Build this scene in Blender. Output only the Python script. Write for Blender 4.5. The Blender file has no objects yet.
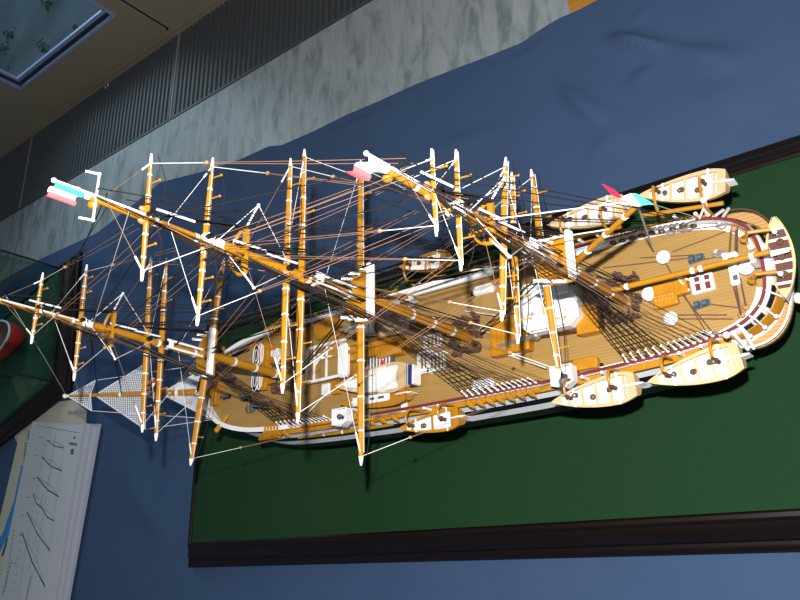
import bpy, math, random
from mathutils import Vector, Matrix
random.seed(7)
S = 0.01                      # one unit below = 1 cm of the table top
col = bpy.context.scene.collection
PI = math.pi

# ------------------------------------------------------------------ camera
RC = Matrix(((0.78377403, 0.2223668, 0.57987177),
             (-0.01353405, 0.93959554, -0.34201909),
             (-0.62089862, 0.26021767, 0.7394401)))
CP = Vector((49.25508, -27.75194, 88.58341)); FOC = 751.808
cam = bpy.data.cameras.new('camera'); camo = bpy.data.objects.new('camera', cam)
col.objects.link(camo)
cam.sensor_width = 36; cam.lens = FOC/800*36; cam.clip_start = .01; cam.clip_end = 100
m = RC.to_4x4(); m.translation = CP*S; camo.matrix_world = m
bpy.context.scene.camera = camo

def at(px, py, axis, val):
    v = RC @ Vector(((px-400)/FOC, (300-py)/FOC, -1)); t = (val-CP[axis])/v[axis]
    return CP+v*t
def Zp(px, py, z): return at(px, py, 2, z)

# ------------------------------------------------------------------ materials
def mat(name, c, rough=.5, spec=.5, metal=0, noise=0, scale=40, coat=0, bump=0, stretch=None):
    m = bpy.data.materials.new(name); m.use_nodes = True
    nt = m.node_tree; b = nt.nodes['Principled BSDF']
    b.inputs['Roughness'].default_value = rough; b.inputs['Metallic'].default_value = metal
    b.inputs['Specular IOR Level'].default_value = spec; b.inputs['Coat Weight'].default_value = coat
    b.inputs['Base Color'].default_value = (*c, 1)
    if noise or bump:
        tc = nt.nodes.new('ShaderNodeTexCoord'); mp = nt.nodes.new('ShaderNodeMapping')
        nz = nt.nodes.new('ShaderNodeTexNoise'); nz.inputs['Scale'].default_value = scale; nz.inputs['Detail'].default_value = 5
        if stretch: mp.inputs['Scale'].default_value = stretch
        nt.links.new(tc.outputs['Object'], mp.inputs[0]); nt.links.new(mp.outputs[0], nz.inputs['Vector'])
        if noise:
            mx = nt.nodes.new('ShaderNodeMix'); mx.data_type = 'RGBA'
            mx.inputs[6].default_value = (*[k*(1-noise) for k in c], 1)
            mx.inputs[7].default_value = (*[min(1, k*(1+noise)) for k in c], 1)
            nt.links.new(nz.outputs['Fac'], mx.inputs[0]); nt.links.new(mx.outputs[2], b.inputs['Base Color'])
        if bump:
            bp = nt.nodes.new('ShaderNodeBump'); bp.inputs['Strength'].default_value = bump; bp.inputs['Distance'].default_value = .002
            nt.links.new(nz.outputs['Fac'], bp.inputs['Height']); nt.links.new(bp.outputs[0], b.inputs['Normal'])
    return m
def plank_mat(name, c, dark, period, rough=.55):
    m = mat(name, c, rough, .3); nt = m.node_tree; b = nt.nodes['Principled BSDF']
    tc = nt.nodes.new('ShaderNodeTexCoord'); sp = nt.nodes.new('ShaderNodeSeparateXYZ'); nt.links.new(tc.outputs['Object'], sp.inputs[0])
    d = nt.nodes.new('ShaderNodeMath'); d.operation = 'DIVIDE'; d.inputs[1].default_value = period*S; nt.links.new(sp.outputs['Y'], d.inputs[0])
    f = nt.nodes.new('ShaderNodeMath'); f.operation = 'FRACT'; nt.links.new(d.outputs[0], f.inputs[0])
    g = nt.nodes.new('ShaderNodeMath'); g.operation = 'LESS_THAN'; g.inputs[1].default_value = .16; nt.links.new(f.outputs[0], g.inputs[0])
    nz = nt.nodes.new('ShaderNodeTexNoise'); nz.inputs['Scale'].default_value = 60; nz.inputs['Detail'].default_value = 4
    mp = nt.nodes.new('ShaderNodeMapping'); mp.inputs['Scale'].default_value = (.25, 2.5, 1)
    nt.links.new(tc.outputs['Object'], mp.inputs[0]); nt.links.new(mp.outputs[0], nz.inputs['Vector'])
    m1 = nt.nodes.new('ShaderNodeMix'); m1.data_type = 'RGBA'
    m1.inputs[6].default_value = (*[k*.82 for k in c], 1); m1.inputs[7].default_value = (*[k*1.18 for k in c], 1)
    nt.links.new(nz.outputs['Fac'], m1.inputs[0])
    m2 = nt.nodes.new('ShaderNodeMix'); m2.data_type = 'RGBA'; m2.inputs[7].default_value = (*dark, 1)
    nt.links.new(g.outputs[0], m2.inputs[0]); nt.links.new(m1.outputs[2], m2.inputs[6]); nt.links.new(m2.outputs[2], b.inputs['Base Color'])
    return m
YEL = mat('varnished_yellow_wood', (.44, .19, .007), .36, .5, noise=.25, scale=90)
YELD = mat('amber_wood', (.42, .17, .012), .4, .45, noise=.25, scale=70)
WHT = mat('white_paint', (.82, .82, .84), .4, .5)
CANV = mat('white_canvas', (.86, .85, .84), .8, .2)
CREAM = mat('cream_wood', (.58, .41, .225), .5, .4, noise=.12, scale=80)
DECK = plank_mat('deck_planks', (.33, .20, .062), (.26, .15, .045), .36)
GALD = plank_mat('gallery_planks', (.42, .25, .10), (.27, .15, .06), .4)
BLK = mat('black_hull_paint', (.006, .006, .008), .35, .4)
MAR = mat('maroon_paint', (.16, .022, .025), .4, .4)
BRN = mat('brown_wood', (.10, .04, .025), .5, .35, noise=.2, scale=60)
RPB = mat('tarred_rope', (.018, .013, .011), .85, .2)
RPD = mat('brown_rope', (.125, .072, .055), .85, .2)
RPT = mat('tan_rope', (.26, .14, .085), .85, .2)
RPW = mat('white_rope', (.72, .72, .74), .7, .2)
NET = mat('grey_net_cord', (.62, .66, .72), .8, .2)
BLKW = mat('block_wood', (.42, .22, .08), .5, .4)
RED = mat('red_paint', (.62, .03, .035), .5, .4)
GRN = mat('green_cloth', (.05, .36, .27), .7, .2)
REDC = mat('red_cloth', (.72, .13, .15), .7, .2)
REDF = mat('deep_red_cloth', (.5, .02, .06), .7, .2)
NAVY = mat('navy_paint', (.02, .035, .16), .35, .5)
GRY = mat('grey_metal_paint', (.06, .085, .11), .45, .5)
SIL = mat('silver_metal', (.55, .56, .58), .3, .5, .8)
FELT = mat('green_felt', (.0115, .040, .016), .95, .1, noise=.18, scale=900, bump=.4)
FELT2 = mat('lightened_case_felt', (.04, .09, .055), .95, .1, noise=.18, scale=900)  # green felt lightened: lit floor and glass reflection put into the colour
MOULD = mat('dark_mahogany', (.006, .0025, .002), .35, .35, noise=.5, scale=25, stretch=(.3, 3, 3))
CLOTH = mat('blue_cotton', (.043, .078, .158), .92, .15, noise=.10, scale=18, bump=.12)
PAPER = mat('white_paper', (.50, .50, .54), .8, .2)
CRPAP = mat('cream_paper', (.50, .46, .36), .8, .2, noise=.08, scale=15)
PAPR2 = mat('lavender_paper', (.42, .42, .52), .8, .2)
INK = mat('grey_ink', (.06, .06, .08), .8, .2)
BLUEP = mat('blue_print', (.04, .22, .52), .6, .3)
ORNG = mat('orange_wood', (.42, .19, .03), .5, .4, noise=.25, scale=20, stretch=(1, 6, 1))
GRILL = mat('dark_grille_metal', (.06, .07, .08), .5, .4)
GRILJ = mat('grille_joint_metal', (.16, .18, .20), .4, .5)
FRAME = mat('brown_window_lacquer', (.21, .178, .13), .45, .4, noise=.08, scale=4)
FRMD = mat('dark_joint', (.01, .009, .007), .7, .2)
ALU = mat('bluish_aluminium', (.30, .40, .62), .3, .5, .5)
GASK = mat('black_gasket', (.012, .012, .014), .5, .4)

def marble():
    m = mat('grey_marble', (.3, .33, .36), .45, .4); nt = m.node_tree; b = nt.nodes['Principled BSDF']
    tc = nt.nodes.new('ShaderNodeTexCoord'); mp = nt.nodes.new('ShaderNodeMapping'); mp.inputs['Scale'].default_value = (4, 1.0, 1)
    nz = nt.nodes.new('ShaderNodeTexNoise'); nz.inputs['Scale'].default_value = 9; nz.inputs['Detail'].default_value = 9; nz.inputs['Roughness'].default_value = .65; nz.inputs['Distortion'].default_value = .6
    cr = nt.nodes.new('ShaderNodeValToRGB'); e = cr.color_ramp.elements
    e[0].position = .36; e[0].color = (.16, .19, .215, 1); e[1].position = .5; e[1].color = (.27, .31, .335, 1)
    n = e.new(.7); n.color = (.33, .37, .395, 1)
    nt.links.new(tc.outputs['Object'], mp.inputs[0]); nt.links.new(mp.outputs[0], nz.inputs['Vector']); nt.links.new(nz.outputs['Fac'], cr.inputs[0]); nt.links.new(cr.outputs[0], b.inputs['Base Color'])
    return m
MARB = marble()
def glass(name, tint=(.9, .96, .95), a=.12, rough=.02):
    m = bpy.data.materials.new(name); m.use_nodes = True; nt = m.node_tree; nt.nodes.clear()
    o = nt.nodes.new('ShaderNodeOutputMaterial'); mx = nt.nodes.new('ShaderNodeMixShader'); tr = nt.nodes.new('ShaderNodeBsdfTransparent'); gl = nt.nodes.new('ShaderNodeBsdfGlossy')
    fr = nt.nodes.new('ShaderNodeFresnel'); fr.inputs[0].default_value = 1.45
    tr.inputs[0].default_value = (*tint, 1); gl.inputs['Roughness'].default_value = rough
    ge = nt.nodes.new('ShaderNodeNewGeometry'); mu = nt.nodes.new('ShaderNodeMath'); mu.operation = 'MULTIPLY'; sb_ = nt.nodes.new('ShaderNodeMath'); sb_.operation = 'SUBTRACT'; sb_.inputs[0].default_value = 1
    nt.links.new(ge.outputs['Backfacing'], sb_.inputs[1]); nt.links.new(sb_.outputs[0], mu.inputs[0]); nt.links.new(fr.outputs[0], mu.inputs[1])
    nt.links.new(mu.outputs[0], mx.inputs[0]); nt.links.new(tr.outputs[0], mx.inputs[1]); nt.links.new(gl.outputs[0], mx.inputs[2]); nt.links.new(mx.outputs[0], o.inputs[0])
    return m
GLASS = glass('window_glass'); CASEG = glass('case_glass', (.82, .9, .86))
def ground_mat():
    m = mat('outdoor_ground', (.1, .1, .1), .9, .2); nt = m.node_tree; b = nt.nodes['Principled BSDF']
    tc = nt.nodes.new('ShaderNodeTexCoord'); nz = nt.nodes.new('ShaderNodeTexNoise'); nz.inputs['Scale'].default_value = 1.1; nz.inputs['Detail'].default_value = 7
    cr = nt.nodes.new('ShaderNodeValToRGB'); e = cr.color_ramp.elements
    e[0].position = .35; e[0].color = (.34, .43, .46, 1); e[1].position = .66; e[1].color = (.58, .72, .82, 1)
    nt.links.new(tc.outputs['Object'], nz.inputs['Vector']); nt.links.new(nz.outputs['Fac'], cr.inputs[0]); nt.links.new(cr.outputs[0], b.inputs['Base Color'])
    return m
GRND = ground_mat(); LEAF = mat('green_leaves', (.05, .22, .09), .7, .3)

# ------------------------------------------------------------------ mesh helper
class MB:
    def __init__(s): s.v = []; s.f = []; s.mi = []; s.cur = 0
    def add(s, v, f):
        o = len(s.v); s.v += [tuple(p) for p in v]; s.f += [tuple(i+o for i in q) for q in f]; s.mi += [s.cur]*len(f); return s
    def box(s, c, d, rz=0, bev=0, M=None):
        x, y, z = [k/2 for k in d]; b = min(bev, x*.9, y*.9)
        ol = [(-x, -y), (x, -y), (x, y), (-x, y)] if not b else [(-x+b, -y), (x-b, -y), (x, -y+b), (x, y-b), (x-b, y), (-x+b, y), (-x, y-b), (-x, -y+b)]
        n = len(ol); R = M or Matrix.Rotation(rz, 3, 'Z'); C = Vector(c)
        lv = [(-z, 1), (z, 1)] if not b else [(-z, 1), (z-b*.7, 1), (z, 1-b/max(x, y))]
        V = [C+R@Vector((p[0]*k, p[1]*k, zz)) for zz, k in lv for p in ol]
        F = [tuple(range(n-1, -1, -1)), tuple(range((len(lv)-1)*n, len(lv)*n))]
        for l in range(len(lv)-1):
            F += [(l*n+i, l*n+(i+1) % n, (l+1)*n+(i+1) % n, (l+1)*n+i) for i in range(n)]
        return s.add(V, F)
    def prism(s, pts, z0, z1):
        n = len(pts); V = [(p[0], p[1], z0) for p in pts]+[(p[0], p[1], z1) for p in pts]
        return s.add(V, [tuple(range(n-1, -1, -1)), tuple(range(n, 2*n))]+[(i, (i+1) % n, n+(i+1) % n, n+i) for i in range(n)])
    def tube(s, pts, r, n=6, cap=True):
        pts = [Vector(p) for p in pts]; k = len(pts); rr = r if isinstance(r, (list, tuple)) else [r]*k
        V = []; up = None
        for i, p in enumerate(pts):
            t = (pts[min(i+1, k-1)]-pts[max(i-1, 0)])
            t = t.normalized() if t.length > 1e-9 else Vector((0, 0, 1))
            if up is None: up = Vector((0, 0, 1)) if abs(t.z) < .9 else Vector((1, 0, 0))
            a = t.cross(up).normalized(); b = a.cross(t).normalized(); up = b
            V += [p+(a*math.cos(2*PI*j/n)+b*math.sin(2*PI*j/n))*rr[i] for j in range(n)]
        F = [(i*n+j, i*n+(j+1) % n, (i+1)*n+(j+1) % n, (i+1)*n+j) for i in range(k-1) for j in range(n)]
        if cap: F += [tuple(range(n-1, -1, -1)), tuple(range((k-1)*n, k*n))]
        return s.add(V, F)
    def ball(s, c, r, nu=8, nv=5, sc=(1, 1, 1)):
        c = Vector(c); V = []; F = []
        for i in range(nv+1):
            a = PI*i/nv
            for j in range(nu):
                b = 2*PI*j/nu; V.append(c+Vector((math.sin(a)*math.cos(b)*sc[0], math.sin(a)*math.sin(b)*sc[1], math.cos(a)*sc[2]))*r)
        for i in range(nv):
            for j in range(nu): F.append((i*nu+j, (i+1)*nu+j, (i+1)*nu+(j+1) % nu, i*nu+(j+1) % nu))
        return s.add(V, F)
    def ring(s, c, R, r, n=14, k=6, ax='Z', sc=(1, 1)):
        P = []
        for i in range(n):
            a = 2*PI*i/n; p, q = math.cos(a)*R*sc[0], math.sin(a)*R*sc[1]
            P.append(Vector(c)+Vector({'Z': (p, q, 0), 'X': (0, p, q), 'Y': (p, 0, q)}[ax]))
        V = []
        for i in range(n):
            t = (P[(i+1) % n]-P[i-1]).normalized(); nn = Vector({'Z': (0, 0, 1), 'X': (1, 0, 0), 'Y': (0, 1, 0)}[ax]); a = t.cross(nn)
            V += [P[i]+(a*math.cos(2*PI*j/k)+nn*math.sin(2*PI*j/k))*r for j in range(k)]
        return s.add(V, [(i*k+j, i*k+(j+1) % k, ((i+1) % n)*k+(j+1) % k, ((i+1) % n)*k+j) for i in range(n) for j in range(k)])
    def lathe(s, c, prof, n=16):
        V = [(c[0]+r*math.cos(2*PI*j/n), c[1]+r*math.sin(2*PI*j/n), c[2]+z) for r, z in prof for j in range(n)]; k = len(prof)
        return s.add(V, [(i*n+j, i*n+(j+1) % n, (i+1)*n+(j+1) % n, (i+1)*n+j) for i in range(k-1) for j in range(n)]+[tuple(range(n-1, -1, -1)), tuple(range((k-1)*n, k*n))])
    def loft(s, rows, closed=False, cap=False):
        n = len(rows[0]); V = [p for r in rows for p in r]; e = n if closed else n-1
        F = [(i*n+j, i*n+(j+1) % n, (i+1)*n+(j+1) % n, (i+1)*n+j) for i in range(len(rows)-1) for j in range(e)]
        if cap: F += [tuple(range(n-1, -1, -1)), tuple(range((len(rows)-1)*n, len(rows)*n))]
        return s.add(V, F)
    def build(s, name, mats, parent=None, smooth=True, ang=40, label=None):
        me = bpy.data.meshes.new(name); me.from_pydata([(x*S, y*S, z*S) for x, y, z in s.v], [], s.f)
        if not isinstance(mats, (list, tuple)): mats = [mats]
        for q in mats: me.materials.append(q)
        me.polygons.foreach_set('material_index', s.mi)
        if smooth:
            me.polygons.foreach_set('use_smooth', [True]*len(me.polygons))
            try: me.set_sharp_from_angle(angle=math.radians(ang))
            except Exception: pass
        me.update(); o = bpy.data.objects.new(name, me); col.objects.link(o)
        if parent: o.parent = parent
        if label: o['label'] = label
        return o
def tag(o, label=None, cat=None, group=None, kind=None):
    for k, v in (('label', label), ('category', cat), ('group', group), ('kind', kind)):
        if v: o[k] = v
    return o
def empty(name, loc=(0, 0, 0)):
    e = bpy.data.objects.new(name, None); e.location = Vector(loc)*S; e.empty_display_size = .02; col.objects.link(e); return e
def lerp(a, b, t): return a+(b-a)*t
def line(name, a, b, r, mat_, parent, sag=0, n=4, label=None):
    a = Vector(a); b = Vector(b); k = 6 if sag else 1
    P = [a.lerp(b, i/k)-Vector((0, 0, sag*4*(i/k)*(1-i/k))) for i in range(k+1)]
    return MB().tube(P, r, n).build(name, mat_, parent, label=label)
def interp(tab, x):
    if x <= tab[0][0]: return tab[0][1]
    for (a, b), (c, d) in zip(tab, tab[1:]):
        if x <= c: return b+(d-b)*(x-a)/(c-a)
    return tab[-1][1]

ZT = -3.5     # cloth level
# ================================================================== SETTING
ZS = -3.95
e0 = Zp(0, 222, ZS); yS = e0.y; yG = Zp(225, 0, ZS).y+1.0
def slab(name, x0, x1, y0, y1, z0, z1, mt, parent=None, kind='structure'):
    o = MB().box(((x0+x1)/2, (y0+y1)/2, (z0+z1)/2), (x1-x0, y1-y0, z1-z0)).build(name, mt, parent, smooth=False)
    if kind and not parent: o['kind'] = kind
    return o
YT = 40.0   # back edge of the table, front edge of the marble
slab('trim_1', -330, 190, YT+.3, yS, ZS-5, ZS, MARB)['label'] = 'grey marble window sill slab'
# convector grille in the sill: panels of fine slats
def grille(x0, x1):
    g = MB(); n = max(2, int((x1-x0)/1.75)); st = (x1-x0)/n
    for i in range(n): g.box((x0+(i+.5)*st, (yS+yG)/2, ZS-1.1), (st*.5, yG-yS-1.2, 2.0))
    g.box(((x0+x1)/2, (yS+yG)/2, ZS-2.6), (x1-x0, yG-yS, .5))
    for yy in (yS+.55, yG-.45): g.box(((x0+x1)/2, yy, ZS-1.0), (x1-x0, .7, 2.3))
    return g.build('grille_panel', GRILL, None, smooth=False)
xj = [-330, -252, -174.5, -96.5, -18, 60, 138, 190]
tw = ['beyond the corner of the window', 'below the left end of the window pane', 'below the window pane with the pale catch beside it', 'right of the window, nearest the flag mast', 'behind the main mast', 'right of the wooden board', 'at the far right end of the sill']
for i in range(7):
    o = grille(xj[i]+.25, xj[i+1]-.25); o.name = 'trim_%d' % (i+2); o['kind'] = 'structure'; o['label'] = 'dark slatted convector grille set in the sill'
for i in range(1, 7):
    o = slab('trim_%d' % (i+8), xj[i]-.25, xj[i]+.25, yS, yG, ZS-2.8, ZS+.02, GRILJ)
# window wall
W = yG
wx = at(165, 30, 1, W-1); wl = at(37, 118, 1, W-1)
sx0, sx1, sz = wl.x, wx.x, -1.6
pc = at(20, 91, 1, W-1.4); pr = at(117, 17, 1, W-1.4)
gx0, gx1, gz = pc.x, pr.x, (pc.z+pr.z)/2
wall = MB()
HT = 160
wall.box((-330/2+sx0/2, W+4, HT/2-4), (sx0+330, 8, HT)); wall.box(((sx1+190)/2, W+4, HT/2-4), (190-sx1, 8, HT))
wall.box(((sx0+sx1)/2, W+4, (ZS-6+sz-.35)/2), (sx1-sx0, 8, sz-.35-ZS+6))
wall.box(((sx0+sx1)/2, W+4, HT-14), (sx1-sx0, 8, 20))
tag(wall.build('wall_window', FRAME, None, smooth=False), kind='structure')
ap = MB(); ap.box((-70, W-.5, ZS-.6), (520, 1.6, 2.2)); tag(ap.build('trim_15', FRAME, None, smooth=False), 'brown metal strip at the foot of the window wall', kind='structure')
win = MB(); T = HT-26
def rim(mb, x0, x1, z0, z1, wd, y, th):
    mb.box(((x0+x1)/2, y, z0+wd[0]/2), (x1-x0, th, wd[0])); mb.box(((x0+x1)/2, y, z1-wd[1]/2), (x1-x0, th, wd[1]))
    mb.box((x0+wd[2]/2, y, (z0+wd[0]+z1-wd[1])/2), (wd[2], th, z1-z0-wd[0]-wd[1])); mb.box((x1-wd[3]/2, y, (z0+wd[0]+z1-wd[1])/2), (wd[3], th, z1-z0-wd[0]-wd[1]))
rim(win, sx0+.3, sx1-.3, sz, T, (gz-sz, 8, gx0-sx0-.3, sx1-.3-gx1), W+.3, 2.2)
wino = win.build('window_1', FRAME, None, smooth=False); tag(wino, 'brown framed casement window with bright aluminium bead', kind='structure')
bd = MB(); rim(bd, gx0, gx1, gz, T-8, (.75, .75, .75, .75), W-.7, 1.2); bd.build('outer_bead', ALU, wino, smooth=False)
gk = MB(); rim(gk, gx0+.75, gx1-.75, gz+.75, T-8.75, (.9, .9, .9, .9), W+.1, .8); gk.build('gasket', GASK, wino, smooth=False)
bd = MB(); rim(bd, gx0+1.65, gx1-1.65, gz+1.65, T-9.65, (1.0, 1, 1, 1), W+.5, .8); bd.build('inner_bead', ALU, wino, smooth=False)
slab('pane', gx0+1.6, gx1-1.6, W+1.0, W+1.5, gz+1.6, T-9.6, GLASS, wino)
jt = MB(); rim(jt, sx0-.25, sx1+.25, sz-.5, T+.4, (.5, .5, .5, .5), W-.02, .12); jt.build('casement_joint', FRMD, wino, smooth=False)
# small pale catch on the strip
c = at(108, 86, 1, W-1.6); k = MB(); k.box((c.x, W-1.7, c.z), (1.6, .8, .8), bev=.2).ball((c.x-.3, W-2.3, c.z+.2), .5)
k.build('window_catch', WHT, wino)
# outside
gr = MB(); gr.box((-500, W+560, -180), (1700, 1080, 2)); tag(gr.build('ground', GRND, None, smooth=False), kind='structure')
lf = MB()
for i in range(170):
    px, py = random.choice([(42, 46), (45, 50), (2, 50), (47, 4), (10, 35), (80, 30), (4, 70)]); p = Zp(px+random.gauss(0, 3.2), py+random.gauss(0, 3), -178.5)
    a = random.random()*PI; r = random.uniform(1, 3.2)
    lf.add([p+Vector((math.cos(a)*r, math.sin(a)*r, .3)), p+Vector((-math.sin(a)*r*.4, math.cos(a)*r*.4, .9)), p-Vector((math.cos(a)*r, math.sin(a)*r, -.3)), p+Vector((math.sin(a)*r*.4, -math.cos(a)*r*.4, .2))], [(0, 1, 2, 3)])
tag(lf.build('ground_ivy', LEAF, None), 'scattered green leaves on the ground outside the window', 'plant', kind='stuff')
# table below
tb = empty('table', (0, -20, -78))
def tchild(mb, name, mt):
    mb.v = [(x, y+20, z+78) for x, y, z in mb.v]; return mb.build(name, mt, tb, smooth=False)
tchild(MB().box((-60, -26, -5.9), (440, 2*(YT+26), 3.0)), 'table_top', ORNG)
for x in (-270, 150):
    for y in (-85, 33): tchild(MB().box((x, y, -42.4), (6, 6, 71.2)), 'leg', ORNG)
tag(tb, 'long wooden table hidden under the blue cloth', 'table')
fl = MB(); fl.box((-60, -20, -79), (700, 500, 2)); tag(fl.build('floor', FRAME, None, smooth=False), kind='structure')
# wooden board on the sill
a = Zp(566, -2, ZS+.09); b = Zp(571.5, 14, ZS+.09)
d = (b-a).normalized(); nrm = Vector((-d.y, d.x, 0)); nrm = nrm if nrm.x > 0 else -nrm
q0 = b+d*6; q1 = a-d*9; bo = MB(); bo.prism([(q0.x, q0.y), (q0.x+nrm.x*7, q0.y+nrm.y*7), (q1.x+nrm.x*7, q1.y+nrm.y*7), (q1.x, q1.y)], ZS+.01, ZS+.09)
tag(bo.build('wooden_board', ORNG, None, smooth=False), 'orange wooden board on the marble sill at the cloth edge', 'board')
# ---- blue cloth
edge_px = [(0, 281), (42, 258), (96, 233), (132, 205), (160, 182), (185, 187), (200, 172), (240, 159), (268, 146), (281, 145), (315, 130), (345, 115), (380, 100), (415, 84), (448, 71), (490, 55), (522, 42), (537, 31), (558, 18), (575, 11), (598, -1)]
edge_px = [p for p in edge_px if p != (185, 187)]
ed = [Zp(px, py, ZT-.1) for px, py in edge_px]
ed = [Vector((-280, ed[0].y-14, 0))]+ed+[Vector((60, 60, 0)), Vector((158, 62, 0))]
etab = [(p.x, p.y) for p in ed]
creases = []
for (pa, pb, h, w) in [((608, 36), (668, 50), 1.9, 1.25), ((662, 49), (745, 64), 1.0, 1.8), ((560, 84), (608, 128), 1.2, 1.6), ((640, 5), (632, 32), .5, 1.5), ((648, 62), (640, 85), .5, 1.8), ((430, 150), (505, 128), .35, 2.5), ((95, 300), (155, 275), .3, 2), ((120, 470), (170, 540), .4, 3), ((150, 520), (180, 470), .3, 2), ((700, 90), (780, 110), .4, 3), ((330, 580), (520, 590), .35, 3), ((620, 128), (590, 165), .4, 2)]:
    creases.append((Zp(*pa, ZT), Zp(*pb, ZT), h, w))
from mathutils import noise as mnoise
def cloth_z(x, y, e):
    p = Vector((x, y, 0)); z = .55*mnoise.noise(Vector((x*.045, y*.045, 1)))+.22*mnoise.noise(Vector((x*.13, y*.10, 4)))
    for a, b, h, w in creases:
        ab = (b-a).xy; t = max(0, min(1, (p.xy-a.xy).dot(ab)/ab.length_squared)); q = a.xy+ab*t; dd = (p.xy-q).length
        t2 = math.sin(PI*min(1, max(0, t*.9+.05))); z += h*1.7*(math.exp(-(dd/w)**2)-.35*math.exp(-(dd/(w*2.4))**2))*t2
    return z
fx0, fx1, fy0, fy1 = -76, 62, -29, 25    # flat where the display stands
def flat(x, y):
    d = max(fx0-x, x-fx1, fy0-y, y-fy1); return min(1, max(0, d/6))
cl = MB(); NX, NY = 420, 230; rows = []
for i in range(NX+1):
    x = -280+438*i/NX; e = interp(etab, x); r = []
    for j in range(NY+1):
        t = j/NY; y = -84+(e+84)*t
        f = flat(x, y)*min(1, max(0, (x+108)/14 if y < 22 and x < -94 else 1) if x > -175 else 1)
        z = ZT-.25+max(-.15, cloth_z(x, y, e))*f
        if t > .985: z = ZT-.32+.1*f
        z = max(z, ZS+.14)
        if x < -112: z = min(z, ZT-.06)
        r.append((x, y, z))
    rows.append(r)
cl.loft(rows)
n0 = len(cl.v); hem = [(x, y, ZS+.02) for x, y, z in [r[-1] for r in rows]]
cl.loft([[r[-1] for r in rows], hem])
fr_ = [r[0] for r in rows]; cl.loft([[(x, y-.5, -40) for x, y, z in fr_], fr_])
clo = cl.build('tablecloth', CLOTH, None, ang=180)
tag(clo, 'wrinkled blue cotton cloth spread over the table', 'tablecloth')

# ================================================================== DISPLAY BASES
def display_base(q, name, feltm, w, h, label, lip=.9):
    """q: four felt corners counter-clockwise, w: width of the moulding, h: its height"""
    c = sum((Vector((*p, 0)) for p in q), Vector())/4; root = empty(name, (c.x, c.y, -h))
    def off(d):
        out = []
        for i in range(4):
            p, a, b = Vector(q[i]), Vector(q[i-1]), Vector(q[(i+1) % 4])
            e1 = (p-a).normalized(); e2 = (b-p).normalized(); n1 = Vector((e1.y, -e1.x)); n2 = Vector((e2.y, -e2.x))
            k = (n1+n2)/(1+n1.dot(n2)); out.append(p+k*d)
        return out
    prof = [(-.05, -.6), (0, .12), (.25, .32), (.7, .3), (.95, .05), (1.0, -.35), (1.25, -.5), (1.6, -.62), (2.1, -.95), (2.6, -1.5), (2.9, -2.0), (3.0, -2.25), (3.3, -2.3), (3.6, -2.35), (3.95, -2.6), (4.1, -2.95), (4.0, -3.3), (4.05, -3.5), (0, -3.5)]
    def sh(mb): mb.v = [(x-c.x, y-c.y, z+h) for x, y, z in mb.v]; return mb
    fm = MB(); fm.prism([tuple(p) for p in off(-.02)], -h+.2, 0); sh(fm).build('felt_panel', feltm, root, smooth=False)
    for i in range(4):
        rows = []
        for (d, z) in prof:
            o = off(d*w/4.1); a, b = o[i], o[(i+1) % 4]; rows.append([(a.x, a.y, z*h/3.5), (b.x, b.y, z*h/3.5)])
        mb = MB(); mb.loft(rows); sh(mb).build('moulding', MOULD, root, ang=35)
    return tag(root, label, 'display board')
display_base([(-68.93, -22.0), (54, -22.0), (54, 17.0), (-68.93, 17.0)], 'display_board', FELT, 4.15, 3.5, 'green felt display board with dark wooden moulding under the ship model')
# second case at the left edge
z2 = 0
p1, p2, p3 = Zp(62, 267, z2), Zp(52, 381, z2), Zp(0, 423, z2)
u = (p3-p2).normalized(); p4 = p1+u*75; p3 = p2+u*75
caseb = display_base([(p2.x, p2.y), (p1.x, p1.y), (p4.x, p4.y), (p3.x, p3.y)], 'display_case', FELT2, 3.6, 3.5, 'glass display case with green felt floor cut off at the left edge')
cc = (p1+p2+p3+p4)/4
def pane(a, b, nm):
    d = (b-a).normalized(); n = Vector((-d.y, d.x, 0))*.2; mb = MB(); mb.prism([(p.x, p.y) for p in (a-n, b-n, b+n, a+n)], .02, 48)
    mb.v = [(x-cc.x, y-cc.y, z+3.5) for x, y, z in mb.v]; mb.build(nm, CASEG, caseb, smooth=False)
    return d
ins = lambda p: p+(cc-p)*.012
P1, P2, P3, P4 = map(ins, (p1, p2, p3, p4))
for a, b in ((P1, P2), (P2, P3), (P4, P1)): pane(a, b, 'glass_pane')
for a in (P1, P2):
    mb = MB(); mb.tube([(a.x-cc.x, a.y-cc.y, 3.5), (a.x-cc.x, a.y-cc.y, 51.5)], .28, 4); mb.build('corner_strip', GASK, caseb)
for a, b in ((P1, P2), (P2, P3), (P4, P1)):
    mb = MB(); mb.tube([(a.x-cc.x, a.y-cc.y, 51.5), (b.x-cc.x, b.y-cc.y, 51.5)], .28, 4); mb.build('top_strip', GASK, caseb)
# model in the case: rounded red hull end with a pale deck edge
hz = 5.5
tip = Zp(10, 331, hz); ax = (Zp(-30, 352, hz)-tip).normalized(); sd = Vector((-ax.y, ax.x, 0))
hl = MB(); rows = []
for k, (wd, zz) in enumerate([(.05, .05), (.55, .6), (.9, 2.0), (1, 3.6), (1.0, 5.2), (.97, 5.6)]):
    r = []
    for i in range(17):
        t = i/16; a = PI*t; L = 26
        lx = (1-math.sin(a)**.8)*L if True else 0; ly = math.cos(a)*6.2*wd
        lx = L-(L-(1-wd)*3)*math.sin(a)**.6
        p = tip+ax*lx+sd*ly; r.append((p.x, p.y, zz))
    rows.append(r)
tc_ = tip+ax*26
def loc(mb, c): mb.v = [(x-c.x, y-c.y, z-c.z) for x, y, z in mb.v]; return mb
rh = empty('model_boat', (tip.x, tip.y, 0)); t0 = Vector((tip.x, tip.y, 0))
hl.loft(rows); loc(hl, t0).build('hull', RED, rh)
dk = MB(); dk.add([(x, y, 5.3) for x, y, z in rows[-1]], [tuple(range(17))]); loc(dk, t0).build('deck', MAR, rh, smooth=False)
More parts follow.
